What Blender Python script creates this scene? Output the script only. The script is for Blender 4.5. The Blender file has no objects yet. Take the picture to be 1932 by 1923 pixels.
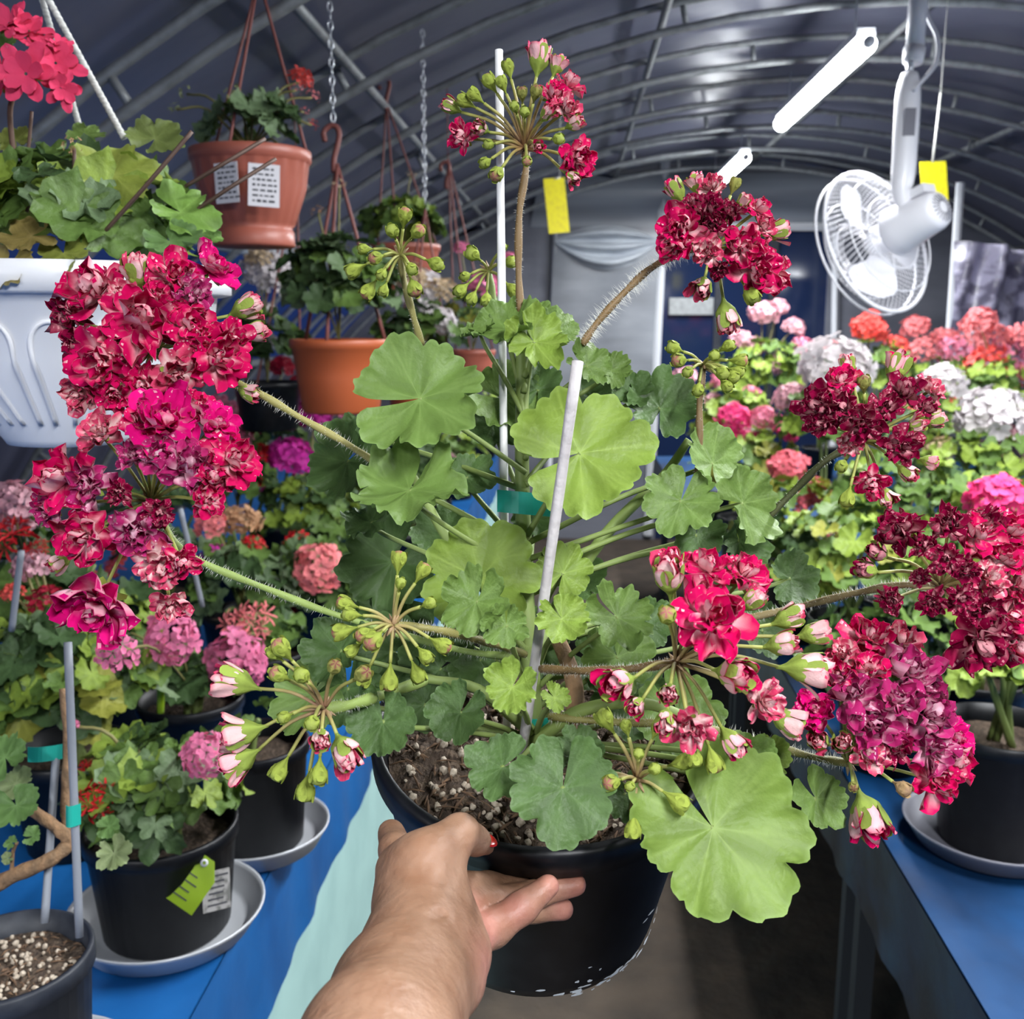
import bpy, math, random
import numpy as np
from mathutils import Vector, Matrix

# ------------------------------------------------------------------ camera, world, light, exposure
SC = bpy.context.scene
COL = SC.collection
F, IW, IH = 1900.0, 1932.0, 1923.0
CAM = Vector((0, 0, 1.5))
PITCH = math.atan((IH / 2 - 602) / F)
YAW = math.atan(115 / F * math.cos(PITCH))
FWD = Vector((-math.sin(YAW) * math.cos(PITCH), math.cos(YAW) * math.cos(PITCH), -math.sin(PITCH)))
RGT = Vector((math.cos(YAW), math.sin(YAW), 0))
UPV = RGT.cross(FWD)
cd = bpy.data.cameras.new('camera'); cam = bpy.data.objects.new('camera', cd); COL.objects.link(cam)
cd.sensor_fit = 'HORIZONTAL'; cd.sensor_width = 36; cd.lens = 36 * F / IW
cd.clip_start = 0.02; cd.clip_end = 200
cam.matrix_basis = Matrix.Translation(CAM) @ Matrix((RGT, UPV, -FWD)).transposed().to_4x4()
cd.dof.use_dof = True; cd.dof.focus_distance = 0.56; cd.dof.aperture_fstop = 15
SC.camera = cam

wd = bpy.data.worlds.new('world'); SC.world = wd; wd.use_nodes = True
bg = wd.node_tree.nodes['Background']
bg.inputs[0].default_value = (0.012, 0.026, 0.105, 1); bg.inputs[1].default_value = 1.0
SC.view_settings.view_transform = 'Standard'; SC.view_settings.look = 'None'
SC.view_settings.exposure = 0.0; SC.view_settings.gamma = 1; SC.view_settings.use_curve_mapping = False
LAMP_E, LAMP_W = 40.0, 55.0          # emission strength of the tube diffusers, watts of their downward light
try:
    SC.cycles.use_denoising = True
    SC.cycles.max_bounces = 5; SC.cycles.adaptive_threshold = 0.02; SC.cycles.sample_clamp_indirect = 4.0
    SC.cycles.caustics_reflective = False; SC.cycles.caustics_refractive = False
except Exception:
    pass

RND = random.Random(7)
NP = np.random.RandomState(11)

def P(px, py, d):
    return CAM + d * (FWD + RGT * ((px - IW / 2) / F) + UPV * ((IH / 2 - py) / F))
def onZ(px, py, z):
    r = P(px, py, 1) - CAM
    return CAM + r * ((z - CAM.z) / r.z)
def camdir(x, y, z):           # right, up, towards camera
    return (RGT * x + UPV * y - FWD * z).normalized()
def depth(p):
    return (Vector(p) - CAM).dot(FWD)

# ------------------------------------------------------------------ helpers
def mat(name, color, rough=0.6, attr=False, noise=None, metal=0.0, transl=0.0, emit=None, bump=None, spec=0.5,
        trans=0.0, alpha=1.0, sheen=0.0, sss=0.0, tcol=None, coat=0.0):
    m = bpy.data.materials.new(name); m.use_nodes = True
    nt = m.node_tree; N = nt.nodes; L = nt.links
    b = N['Principled BSDF']; out = N['Material Output']
    b.inputs['Base Color'].default_value = (*color, 1); b.inputs['Roughness'].default_value = rough
    b.inputs['Metallic'].default_value = metal; b.inputs['Specular IOR Level'].default_value = spec
    src = None
    if attr:
        a = N.new('ShaderNodeAttribute'); a.attribute_name = 'col'
        mx = N.new('ShaderNodeMix'); mx.data_type = 'RGBA'; mx.blend_type = 'MULTIPLY'
        mx.inputs[0].default_value = 1
        L.new(a.outputs['Color'], mx.inputs[6]); mx.inputs[7].default_value = (*color, 1)
        src = mx.outputs[2]
    if noise:                      # (scale, color2, contrast lo, hi)
        tc = N.new('ShaderNodeTexCoord'); t = N.new('ShaderNodeTexNoise')
        t.inputs['Scale'].default_value = noise[0]; t.inputs['Detail'].default_value = 5
        if len(noise) > 4:
            mp = N.new('ShaderNodeMapping'); mp.inputs['Scale'].default_value = noise[4]
            L.new(tc.outputs['Object'], mp.inputs[0]); L.new(mp.outputs[0], t.inputs['Vector'])
        else:
            L.new(tc.outputs['Object'], t.inputs['Vector'])
        cr = N.new('ShaderNodeMapRange'); cr.inputs[1].default_value = noise[2]; cr.inputs[2].default_value = noise[3]
        L.new(t.outputs['Fac'], cr.inputs[0])
        mx2 = N.new('ShaderNodeMix'); mx2.data_type = 'RGBA'
        L.new(cr.outputs[0], mx2.inputs[0])
        if src: L.new(src, mx2.inputs[6])
        else: mx2.inputs[6].default_value = (*color, 1)
        mx2.inputs[7].default_value = (*noise[1], 1)
        if attr:
            mx2.blend_type = 'MULTIPLY'
        src = mx2.outputs[2]
    if src: L.new(src, b.inputs['Base Color'])
    if bump:                       # (scale, strength, distance)
        tc = N.new('ShaderNodeTexCoord'); t = N.new('ShaderNodeTexNoise')
        t.inputs['Scale'].default_value = bump[0]; t.inputs['Detail'].default_value = 4
        L.new(tc.outputs['Object'], t.inputs['Vector'])
        bp = N.new('ShaderNodeBump'); bp.inputs['Strength'].default_value = bump[1]; bp.inputs['Distance'].default_value = bump[2]
        L.new(t.outputs['Fac'], bp.inputs['Height']); L.new(bp.outputs[0], b.inputs['Normal'])
    if emit:
        b.inputs['Emission Color'].default_value = (*emit[0], 1); b.inputs['Emission Strength'].default_value = emit[1]
    if trans: b.inputs['Transmission Weight'].default_value = trans
    if alpha < 1: b.inputs['Alpha'].default_value = alpha
    if sheen: b.inputs['Sheen Weight'].default_value = sheen
    if coat: b.inputs['Coat Weight'].default_value = coat; b.inputs['Coat Roughness'].default_value = 0.15
    if sss:
        b.inputs['Subsurface Weight'].default_value = sss; b.inputs['Subsurface Radius'].default_value = (0.012, 0.005, 0.003)
        b.inputs['Subsurface Scale'].default_value = 0.6
    if transl:
        tr = N.new('ShaderNodeBsdfTranslucent'); ms = N.new('ShaderNodeMixShader'); ms.inputs[0].default_value = transl
        if src: L.new(src, tr.inputs[0])
        else: tr.inputs[0].default_value = (*color, 1)
        L.new(b.outputs[0], ms.inputs[1]); L.new(tr.outputs[0], ms.inputs[2]); L.new(ms.outputs[0], out.inputs[0])
    return m

def mesh(name, v, f, m=None, cols=None, smooth=True, mats=None, fm=None):
    me = bpy.data.meshes.new(name)
    me.from_pydata([tuple(map(float, x)) for x in v], [], [tuple(int(i) for i in x) for x in f])
    if cols is not None:
        a = me.color_attributes.new('col', 'FLOAT_COLOR', 'POINT')
        c = np.ones((len(v), 4), dtype=np.float32); c[:, :3] = np.asarray(cols, dtype=np.float32)
        a.data.foreach_set('color', c.ravel())
    for x in (mats or ([m] if m else [])): me.materials.append(x)
    if fm is not None: me.polygons.foreach_set('material_index', np.asarray(fm, dtype=np.int32))
    if smooth: me.polygons.foreach_set('use_smooth', [True] * len(me.polygons))
    me.update()
    return me

def put(name, data, parent=None, M=None, m=None):
    o = bpy.data.objects.new(name, data); COL.objects.link(o)
    if M is not None: o.matrix_basis = M
    if parent is not None:
        o.parent = parent; o.matrix_parent_inverse = parent.matrix_basis.inverted()
    if m is not None:
        o.material_slots[0].link = 'OBJECT'; o.material_slots[0].material = m
    return o

def tag(o, label, cat, group=None):
    o['label'] = label; o['category'] = cat
    if group: o['group'] = group
    return o
def root(name, loc, label, cat, group=None):
    return tag(put(name, None, None, Matrix.Translation(Vector(loc))), label, cat, group)
def struct(o):
    o['kind'] = 'structure'; return o
def stuff(o):
    o['kind'] = 'stuff'; return o

class MB:                      # mesh collector
    def __init__(s): s.v = []; s.f = []; s.c = []; s.fm = []
    def add(s, v, f, c=None, mi=0):
        n = len(s.v); s.v.extend([tuple(x) for x in v]); s.f.extend([tuple(i + n for i in q) for q in f])
        s.fm.extend([mi] * len(f))
        if c is None: c = (1, 1, 1)
        if len(np.shape(c)) == 1: s.c.extend([tuple(c)] * len(v))
        else: s.c.extend([tuple(x) for x in c])
        return s
    def mesh(s, name, m=None, smooth=True, mats=None):
        return mesh(name, s.v, s.f, m, s.c, smooth, mats, s.fm if mats else None)

def tube(pts, rad, n=8, cap=True):
    pts = [Vector(p) for p in pts]
    if not hasattr(rad, '__len__'): rad = [rad] * len(pts)
    v, f = [], []
    ref = None
    for i, p in enumerate(pts):
        t = (pts[min(i + 1, len(pts) - 1)] - pts[max(i - 1, 0)])
        t = t.normalized() if t.length > 1e-9 else Vector((0, 0, 1))
        if ref is None:
            ref = Vector((0, 0, 1)) if abs(t.z) < 0.9 else Vector((1, 0, 0))
        ref = (ref - t * ref.dot(t)).normalized()
        b = t.cross(ref)
        for k in range(n):
            a = 2 * math.pi * k / n
            v.append(p + (ref * math.cos(a) + b * math.sin(a)) * rad[i])
    for i in range(len(pts) - 1):
        for k in range(n):
            k2 = (k + 1) % n
            f.append((i * n + k, i * n + k2, (i + 1) * n + k2, (i + 1) * n + k))
    if cap:
        f.append(tuple(range(n - 1, -1, -1))); f.append(tuple((len(pts) - 1) * n + k for k in range(n)))
    return v, f

def spline(pts, n=6):          # Catmull-Rom
    pts = [Vector(p) for p in pts]
    if len(pts) < 3:
        return [pts[0].lerp(pts[-1], i / n) for i in range(n + 1)]
    q = [pts[0] * 2 - pts[1]] + pts + [pts[-1] * 2 - pts[-2]]
    out = []
    for i in range(1, len(q) - 2):
        for k in range(n):
            t = k / n
            out.append(0.5 * ((2 * q[i]) + (q[i + 1] - q[i - 1]) * t + (2 * q[i - 1] - 5 * q[i] + 4 * q[i + 1] - q[i + 2]) * t * t
                              + (3 * q[i] - q[i - 1] - 3 * q[i + 1] + q[i + 2]) * t ** 3))
    out.append(pts[-1])
    return out

def lathe(prof, n=32, wob=None):
    v, f = [], []
    for j, (r, z) in enumerate(prof):
        for k in range(n):
            a = 2 * math.pi * k / n
            rr = r * (wob(a, j) if wob else 1)
            v.append((rr * math.cos(a), rr * math.sin(a), z))
    for j in range(len(prof) - 1):
        for k in range(n):
            k2 = (k + 1) % n
            f.append((j * n + k, j * n + k2, (j + 1) * n + k2, (j + 1) * n + k))
    if prof[0][0] > 1e-6: f.append(tuple(range(n - 1, -1, -1)))
    if prof[-1][0] > 1e-6: f.append(tuple((len(prof) - 1) * n + k for k in range(n)))
    return v, f

def box(c, s):
    cx, cy, cz = c; x, y, z = s[0] / 2, s[1] / 2, s[2] / 2
    v = [(cx + a * x, cy + b * y, cz + d * z) for a in (-1, 1) for b in (-1, 1) for d in (-1, 1)]
    f = [(0, 1, 3, 2), (4, 6, 7, 5), (0, 4, 5, 1), (2, 3, 7, 6), (0, 2, 6, 4), (1, 5, 7, 3)]
    return v, f

def frame(o, z, y):            # matrix with local z along z, local y near y
    z = Vector(z).normalized(); y = Vector(y); y = (y - z * y.dot(z))
    if y.length < 1e-6: y = z.orthogonal()
    y.normalize(); x = y.cross(z)
    return Matrix.Translation(Vector(o)) @ Matrix((x, y, z)).transposed().to_4x4()

# ------------------------------------------------------------------ materials
M = {}
M['film'] = mat('greenhouse_film', (0.085, 0.088, 0.135), 0.32, noise=(1.3, (0.14, 0.145, 0.20), 0.35, 0.75), bump=(2.0, 0.25, 0.05), spec=0.6)
M['film2'] = mat('end_film', (0.10, 0.105, 0.13), 0.35, noise=(0.9, (0.22, 0.23, 0.27), 0.35, 0.75, (1, 1, 4)), bump=(3.0, 0.3, 0.05), spec=0.5)
M['pale_film'] = mat('pale_film', (0.50, 0.54, 0.58), 0.3, noise=(4, (0.30, 0.33, 0.38), 0.35, 0.7, (1, 1, 6)), bump=(9, 0.4, 0.03))
M['pipe'] = mat('galvanised_pipe', (0.30, 0.315, 0.32), 0.5, metal=0.3, noise=(30, (0.20, 0.21, 0.21), 0.4, 0.7))
M['darksteel'] = mat('dark_steel', (0.045, 0.05, 0.06), 0.5, metal=0.3)
M['whitepaint'] = mat('white_paint', (0.74, 0.76, 0.80), 0.4)
M['concrete'] = mat('earth_floor', (0.062, 0.044, 0.030), 0.9, noise=(6, (0.026, 0.019, 0.014), 0.35, 0.7), bump=(20, 0.5, 0.02))
M['blue'] = mat('blue_oilcloth', (0.012, 0.125, 0.38), 0.36, noise=(5, (0.007, 0.075, 0.25), 0.35, 0.7), bump=(5, 0.25, 0.02))
M['blue_shaded'] = mat('shaded_blue_oilcloth', (0.004, 0.055, 0.17), 0.55, noise=(4, (0.002, 0.014, 0.045), 0.35, 0.65, (1, 0.5, 1)), bump=(5, 0.3, 0.02), spec=0.2)  # darker copy of the blue: right bench's shade and patchy sheen painted into colour
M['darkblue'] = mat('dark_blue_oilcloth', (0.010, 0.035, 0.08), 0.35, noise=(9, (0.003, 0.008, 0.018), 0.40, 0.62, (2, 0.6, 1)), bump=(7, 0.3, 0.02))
M['mint'] = mat('mint_board', (0.42, 0.66, 0.63), 0.7, noise=(7, (0.36, 0.58, 0.56), 0.4, 0.65))
M['black'] = mat('black_plastic', (0.0035, 0.004, 0.006), 0.42, noise=(60, (0.007, 0.008, 0.010), 0.45, 0.7), spec=0.3)
M['greyblack'] = mat('grey_black_plastic', (0.014, 0.017, 0.025), 0.5, noise=(40, (0.03, 0.034, 0.044), 0.45, 0.7), spec=0.35)
M['scuff'] = mat('lime_scuff', (0.45, 0.48, 0.50), 0.8)
M['soil'] = mat('potting_soil', (0.055, 0.036, 0.024), 0.95, noise=(160, (0.15, 0.105, 0.07), 0.45, 0.72), bump=(260, 0.9, 0.006))
M['bark'] = mat('bark_bits', (0.17, 0.10, 0.055), 0.9, noise=(200, (0.07, 0.04, 0.025), 0.35, 0.7))
M['perlite'] = mat('perlite', (0.50, 0.43, 0.34), 0.9, noise=(300, (0.30, 0.24, 0.18), 0.4, 0.7), bump=(700, 0.5, 0.002))
M['saucer'] = mat('pale_saucer', (0.55, 0.57, 0.60), 0.35, metal=0.2)
M['greysaucer'] = mat('grey_saucer', (0.17, 0.17, 0.20), 0.45)
M['terra'] = mat('terracotta_plastic', (0.36, 0.10, 0.065), 0.42, bump=(40, 0.1, 0.005))
M['orange_terra'] = mat('orange_terracotta_plastic', (0.46, 0.105, 0.035), 0.45)
M['terra_cord'] = mat('terracotta_cord', (0.20, 0.06, 0.05), 0.6)
M['whitepl'] = mat('white_plastic', (0.76, 0.77, 0.80), 0.35)
M['fanwhite'] = mat('fan_white', (0.80, 0.80, 0.84), 0.35)
M['rope'] = mat('white_rope', (0.72, 0.72, 0.68), 0.8, noise=(140, (0.5, 0.5, 0.47), 0.4, 0.6, (1, 1, 3)))
M['paper'] = mat('label_paper', (0.72, 0.70, 0.72), 0.8)
M['oldpaper'] = mat('weathered_paper', (0.34, 0.33, 0.32), 0.9, noise=(90, (0.15, 0.15, 0.14), 0.45, 0.6))
M['ink'] = mat('label_ink', (0.05, 0.05, 0.06), 0.8)
M['leaf'] = mat('leaf', (1, 1, 1), 0.5, attr=True, transl=0.2, bump=(8, 0.32, 0.003), spec=0.3)
M['petal'] = mat('petal', (1, 1, 1), 0.6, attr=True, transl=0.18, spec=0.06, bump=(7, 0.35, 0.0012))
M['stem'] = mat('stem', (1, 1, 1), 0.6, attr=True)
M['hair'] = mat('stem_hair', (0.80, 0.80, 0.74), 0.6, transl=0.4)
M['wood'] = mat('woody_stem', (0.26, 0.15, 0.075), 0.85, noise=(120, (0.12, 0.075, 0.04), 0.35, 0.7, (1, 1, 0.3)), bump=(150, 0.8, 0.004))
M['stake'] = mat('painted_stake', (0.56, 0.53, 0.53), 0.55, noise=(60, (0.44, 0.41, 0.41), 0.42, 0.66, (1, 1, 0.4)), bump=(160, 0.5, 0.002))
M['whitestake'] = mat('white_stake', (0.80, 0.80, 0.80), 0.5, noise=(60, (0.66, 0.66, 0.66), 0.45, 0.66))
M['greystake'] = mat('grey_stake', (0.19, 0.205, 0.235), 0.5)
M['teal'] = mat('teal_tape', (0.02, 0.42, 0.34), 0.4, transl=0.3)
M['yellow'] = mat('sticky_trap_yellow', (0.82, 0.74, 0.01), 0.45, noise=(60, (0.72, 0.62, 0.02), 0.45, 0.65))
M['limetag'] = mat('lime_tag', (0.36, 0.55, 0.02), 0.4, transl=0.2)
M['led'] = mat('led_diffuser', (0.9, 0.9, 0.9), 0.4, emit=((0.93, 0.97, 1.0), LAMP_E))
M['chain'] = mat('zinc_chain', (0.62, 0.65, 0.70), 0.3, metal=0.6)
M['checkfilm'] = mat('check_plastic', (0.44, 0.42, 0.55), 0.28, noise=(9, (0.14, 0.13, 0.19), 0.44, 0.56, (1, 1, 1.6)), bump=(6, 0.5, 0.04))
M['navy'] = mat('night_glass', (0.01, 0.02, 0.06), 0.08, spec=0.5)

# ------------------------------------------------------------------ greenhouse shell
GX, GR, GZ = 0.95, 3.34, 2.5 - 3.34       # arch centre x, radius, centre z
Y0, Y1 = -2.6, 6.86
def arch(a, r=GR):                         # a: angle from the zenith, positive to the right
    return GX + r * math.sin(a), GZ + r * math.cos(a)
AMAX = math.acos((0 - GZ) / GR)

def film_strip(a0, a1, y0, y1, n, ny, r=GR + 0.02):
    v, f = [], []
    for i in range(n + 1):
        x, z = arch(a0 + (a1 - a0) * i / n, r)
        for j in range(ny + 1): v.append((x, y0 + (y1 - y0) * j / ny, z))
    for i in range(n):
        for j in range(ny):
            k = i * (ny + 1) + j
            f.append((k, k + 1, k + ny + 2, k + ny + 1))
    return v, f
mb = MB()
AV0, AV1 = -math.radians(50.5), -math.radians(38.5)     # open side vent on the left
mb.add(*film_strip(AV1, AMAX, Y0, Y1, 40, 4)); mb.add(*film_strip(-AMAX, AV0, Y0, Y1, 12, 4))
struct(put('ceiling', mb.mesh('ceiling', M['film'])))
# rolled-up side film along the vent and rail
x, z = arch(AV1, GR - 0.02)
o = struct(put('trim_vent_roll', MB().add(*tube([(x, Y0, z), (x, 2, z - 0.012), (x, Y1, z)], 0.04, 10)).mesh('roll', M['pale_film'])))
x, z = arch(AV0, GR - 0.01)
struct(put('trim_vent_rail', MB().add(*tube([(x, Y0, z), (x, Y1, z)], 0.02, 8)).mesh('rail', M['pipe'])))

# arched roof trusses: two chords and short struts
yy = 3.24 - 0.65 * 8; k = 0
chord_u = chord_l = None
def arc_pts(r, n=36): return [(arch(-AMAX + 2 * AMAX * i / n, r)[0], 0, arch(-AMAX + 2 * AMAX * i / n, r)[1]) for i in range(n + 1)]
me_u = MB().add(*tube(arc_pts(GR - 0.012), 0.0125, 8)).mesh('upper_chord', M['pipe'])
me_l = MB().add(*tube(arc_pts(GR - 0.085), 0.0125, 8)).mesh('lower_chord', M['pipe'])
me_s = MB().add(*tube([(0, 0, -0.012), (0, 0, -0.085)], 0.009, 6)).mesh('strut', M['pipe'])
while yy < Y1 - 0.1:
    k += 1
    T = Matrix.Translation((0, yy, 0))
    r = struct(put('trim_truss_%d' % k, me_u, None, T))
    put('lower_chord', me_l, r, T)
    na = 13
    for i in range(na):
        a = -AMAX * 0.95 + 2 * AMAX * 0.95 * (i + 0.5 * (k % 2)) / na
        put('strut', me_s, r, Matrix.Translation((GX, yy, GZ)) @ Matrix.Rotation(a, 4, 'Y') @ Matrix.Translation((0, 0, GR)))
    yy += 0.65
# purlins along the tunnel
for i, ad in enumerate((-62, -27, -12, 2.5, 17, 33, 62)):
    x, z = arch(math.radians(ad), GR - 0.035)
    struct(put('trim_purlin_%d' % (i + 1), MB().add(*tube([(x, Y0, z), (x, Y1, z)], 0.0125, 8)).mesh('purlin', M['pipe'])))

# floor
struct(put('floor', MB().add(*box((GX, (Y0 + Y1) / 2, -0.05), (8, Y1 - Y0 + 0.4, 0.1))).mesh('floor', M['concrete'], False)))

# end wall
def wx(px): return P(px, 602, 1)
def wp(px, py, y=Y1):          # pixel to a point on the end wall plane
    r = P(px, py, 1) - CAM
    return CAM + r * ((y - CAM.y) / r.y)
def wall_poly(zlo, zhi, xlo, xhi, y):
    n = 30; v, f = [], []
    for i in range(n + 1):
        x = xlo + (xhi - xlo) * i / n
        zt = GZ + math.sqrt(max(0, (GR + 0.02) ** 2 - (x - GX) ** 2))
        v += [(x, y, min(zlo, max(0, zt))), (x, y, max(0.0, min(zhi, zt)))]
    for i in range(n): f.append((2 * i, 2 * i + 2, 2 * i + 3, 2 * i + 1))
    return v, f
XL, XR = GX - GR, GX + GR
DX0 = wp(1249, 500).x; DX1 = wp(1562, 500).x; DZ1 = wp(1400, 428).z
mb = MB()
mb.add(*wall_poly(DZ1, 9, XL, XR, Y1)); mb.add(*wall_poly(0, DZ1, XL, DX0, Y1)); mb.add(*wall_poly(0, DZ1, DX1, XR, Y1))
struct(put('wall_back', mb.mesh('wall_back', M['film2'])))
struct(put('wall_front', MB().add(*wall_poly(0, 9, XL, XR, Y0)).mesh('wall_front', M['film'])))
def wbar(name, p0, p1, w, m='whitepaint', y=Y1 - 0.03, r=None):
    a, b = wp(*p0, y), wp(*p1, y)
    return struct(put(name, MB().add(*tube([a, b], w, 4 if r is None else 8)).mesh(name, M[m], False)))
wbar('trim_door_post_1', (1256, 290), (1222, 1010), 0.03)
wbar('trim_door_post_2', (1578, 440), (1572, 900), 0.025)
wbar('trim_door_post_3', (1050, 430), (1030, 1010), 0.025)
wbar('trim_beam_1', (1249, 428), (1580, 428), 0.025)
wbar('trim_beam_2', (1030, 742), (1240, 742), 0.02)
# inclined pipe on the right of the end wall
wbar('trim_side_pipe', (1812, 345), (1790, 660), 0.022, 'whitepaint', 5.4, 1)
# night glazing with a mid rail
d1 = struct(put('door_1', MB().add(*box(((DX0 + DX1) / 2, Y1 + 0.02, DZ1 / 2), (DX1 - DX0, 0.01, DZ1))).mesh('pane', M['navy'], False)))
a, b = wp(1262, 578), wp(1345, 578)
put('rail', MB().add(*box(((a.x + b.x) / 2, Y1 - 0.01, a.z), (b.x - a.x, 0.03, 0.11))).mesh('rail', M['pipe'], False), d1)
for px in (1350, 1450):
    c = wp(px, 700)
    put('mullion', MB().add(*box((c.x, Y1 - 0.005, DZ1 / 2), (0.05, 0.03, DZ1))).mesh('mullion', M['greyblack'], False), d1)
# pale film curtain between the two posts: gathered in swags at the top
def sheet(name, p00, p10, p01, p11, n, m, fn, mtl, y):
    A, B, C_, D = [wp(*p, y) for p in (p00, p10, p01, p11)]
    v, f = [], []
    for j in range(m + 1):
        for i in range(n + 1):
            u, w = i / n, j / m
            p = A.lerp(B, u).lerp(C_.lerp(D, u), w)
            p = p + Vector((0, -fn(u, w), 0)); v.append(p)
    for j in range(m):
        for i in range(n):
            k = j * (n + 1) + i; f.append((k, k + 1, k + n + 2, k + n + 1))
    return mesh(name, v, f, mtl)
v, f = [], []; nu, nw = 32, 30
for j_ in range(nw + 1):
    for i_ in range(nu + 1):
        u, w = i_ / nu, j_ / nw; sg = 4 * u * (1 - u)
        p = wp(1046 + 198 * u, 452 - 26 * sg * (1 - w) + w * (6 + 52 * sg), Y1 - 0.06)
        v.append(p - Vector((0, 0.07 * sg * (0.5 - 0.5 * math.cos(2 * math.pi * w * 3)), 0)))
for j_ in range(nw):
    for i_ in range(nu):
        q = j_ * (nu + 1) + i_; f.append((q, q + 1, q + nu + 2, q + nu + 1))
tag(put('film_curtain', mesh('film_curtain', v, f, M['pale_film'])), 'pale translucent film gathered in three swags between two white posts of the end wall', 'curtain')
c2 = sheet('end_panel', (1046, 440), (1245, 440), (1032, 745), (1234, 745), 12, 12, lambda u, w: 0.03 + 0.01 * math.sin(u * 9 + w * 3),
           mat('milky_panel', (0.26, 0.28, 0.31), 0.4, noise=(2, (0.15, 0.16, 0.18), 0.35, 0.7, (1, 1, 3))), Y1 - 0.02)
struct(put('window_1', c2))
c3 = sheet('milky_band', (1020, 330), (1790, 325), (1000, 428), (1770, 426), 24, 8, lambda u, w: 0.02 + 0.03 * math.sin(w * 5), 
           mat('upper_panel', (0.30, 0.33, 0.37), 0.35, noise=(1.4, (0.16, 0.17, 0.20), 0.35, 0.7, (0.4, 1, 5)), spec=0.6), Y1 - 0.02)
struct(put('window_2', c3))
# crumpled check plastic by the right wall
def crum(u, w): return 0.06 * math.sin(u * 17 + 3 * w) * math.sin(w * 4 + u * 3) + 0.08 * math.sin(u * 6)
tag(put('plastic_sheet', sheet('plastic_sheet', (1800, 455), (1990, 475), (1780, 720), (1990, 740), 40, 24, crum, M['checkfilm'], 5.0)),
    'crumpled lilac check plastic sheet hung behind the white fan', 'plastic sheet')

# ------------------------------------------------------------------ hanging tube lamps
def tube_lamp(x, y0, y1, z, label):
    r = root('tube_lamp', (x, (y0 + y1) / 2, z), label, 'lamp', 'tube lamps under the ridge')
    L_ = y1 - y0
    put('diffuser', MB().add(*tube([(x, y0 + 0.02, z), (x, y1 - 0.02, z)], 0.028, 14)).mesh('diffuser', M['led']), r)
    put('housing', MB().add(*box((x, (y0 + y1) / 2, z + 0.034), (0.05, L_ - 0.06, 0.022))).mesh('housing', M['whitepaint'], False), r)
    for yy in (y0, y1):
        put('end_cap', MB().add(*tube([(x, yy - 0.012, z), (x, yy + 0.012, z)], 0.016, 12)).mesh('end_cap', M['whitepaint']), r)
    for yy in (y0 + 0.15, y1 - 0.15):
        zz = GZ + math.sqrt(GR ** 2 - (x - GX) ** 2) - 0.09
        put('wire', MB().add(*tube([(x, yy, z + 0.03), (x, yy, zz)], 0.0025, 5)).mesh('wire', M['chain']), r)
    ld = bpy.data.lights.new('tube_light', 'AREA'); ld.shape = 'RECTANGLE'; ld.size = 0.06; ld.size_y = L_
    ld.energy = LAMP_W; ld.color = (0.96, 0.98, 1.0)
    put('tube_light', ld, r, Matrix.Translation((x, (y0 + y1) / 2, z - 0.034)))
ZL = 2.245
tube_lamp(0.80, 3.0, 4.2, ZL, 'glowing white tube lamp hanging under the ridge beside the fan pole')
tube_lamp(0.80, 0.75, 1.95, ZL, 'glowing white tube lamp under the ridge above the held plant')
tube_lamp(0.55, -1.2, 0.0, ZL, 'glowing white tube lamp under the ridge above the aisle')
tube_lamp(-0.95, -1.7, -0.5, 1.86, 'glowing white tube lamp low over the left bench')
tube_lamp(2.45, 1.2, 2.4, 1.98, 'glowing white tube lamp over the far side of the right bench')
tube_lamp(0.80, 5.0, 6.2, ZL, 'glowing white tube lamp under the ridge near the end wall')

# ------------------------------------------------------------------ benches
TZ = 0.75
XLB = onZ(358, 1915, TZ).x; XRB = onZ(1864, 1915, TZ).x
def bench(name, x0, x1, edge, label, skirt_h, topm, skm, panel):
    y0, y1 = -0.4, 5.6
    r = root(name, ((x0 + x1) / 2, (y0 + y1) / 2, 0), label, 'bench')
    put('table_top', MB().add(*box(((x0 + x1) / 2, (y0 + y1) / 2, TZ - 0.02), (abs(x1 - x0), y1 - y0, 0.04))).mesh('table_top', M[topm], False), r)
    sgn = 1 if edge > (x0 + x1) / 2 else -1
    v, f = [], []; n = 240; m = 6
    rr = random.Random(int(edge * 1000))
    ph = [rr.uniform(0, 6.28) for _ in range(4)]
    for i in range(n + 1):
        y = y0 + (y1 - y0) * i / n
        w = math.sin(y * 31 + ph[0]) * 0.5 + math.sin(y * 53 + ph[1]) * 0.35 + math.sin(y * 13 + ph[2]) * 0.3
        for j in range(m + 1):
            t = j / m
            v.append((edge + sgn * (0.003 + (0.006 + 0.006 * w) * t), y, TZ - skirt_h * t))
    for i in range(n):
        for j in range(m):
            k = i * (m + 1) + j; f.append((k, k + 1, k + m + 2, k + m + 1))
    put('skirt', mesh('skirt', v, f, M[skm]), r)
    for yy in (0.2, 1.6, 2.9, 4.2, 5.4):
        for xx in (edge - sgn * 0.05, (x0 + x1 - edge) + sgn * 0.05):
            put('leg', MB().add(*box((xx, yy, (TZ - 0.04) / 2), (0.03, 0.03, TZ - 0.04))).mesh('leg', M['darksteel'], False), r)
        if not panel:
            put('leg', MB().add(*box((edge - sgn * 0.05, yy + 0.09, (TZ - 0.04) / 2), (0.026, 0.026, TZ - 0.04))).mesh('leg', M['darksteel'], False), r)
    if panel:
        put('side_panel', MB().add(*box((edge - sgn * 0.012, (y0 + y1) / 2, (TZ - 0.04) / 2), (0.02, y1 - y0, TZ - 0.04))).mesh('side_panel', M['mint'], False), r)
    return r
bench('plant_bench', -1.55, XLB, XLB, 'blue covered plant bench with a mint side board and gathered blue skirt', 0.175, 'blue', 'blue', True)
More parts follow.
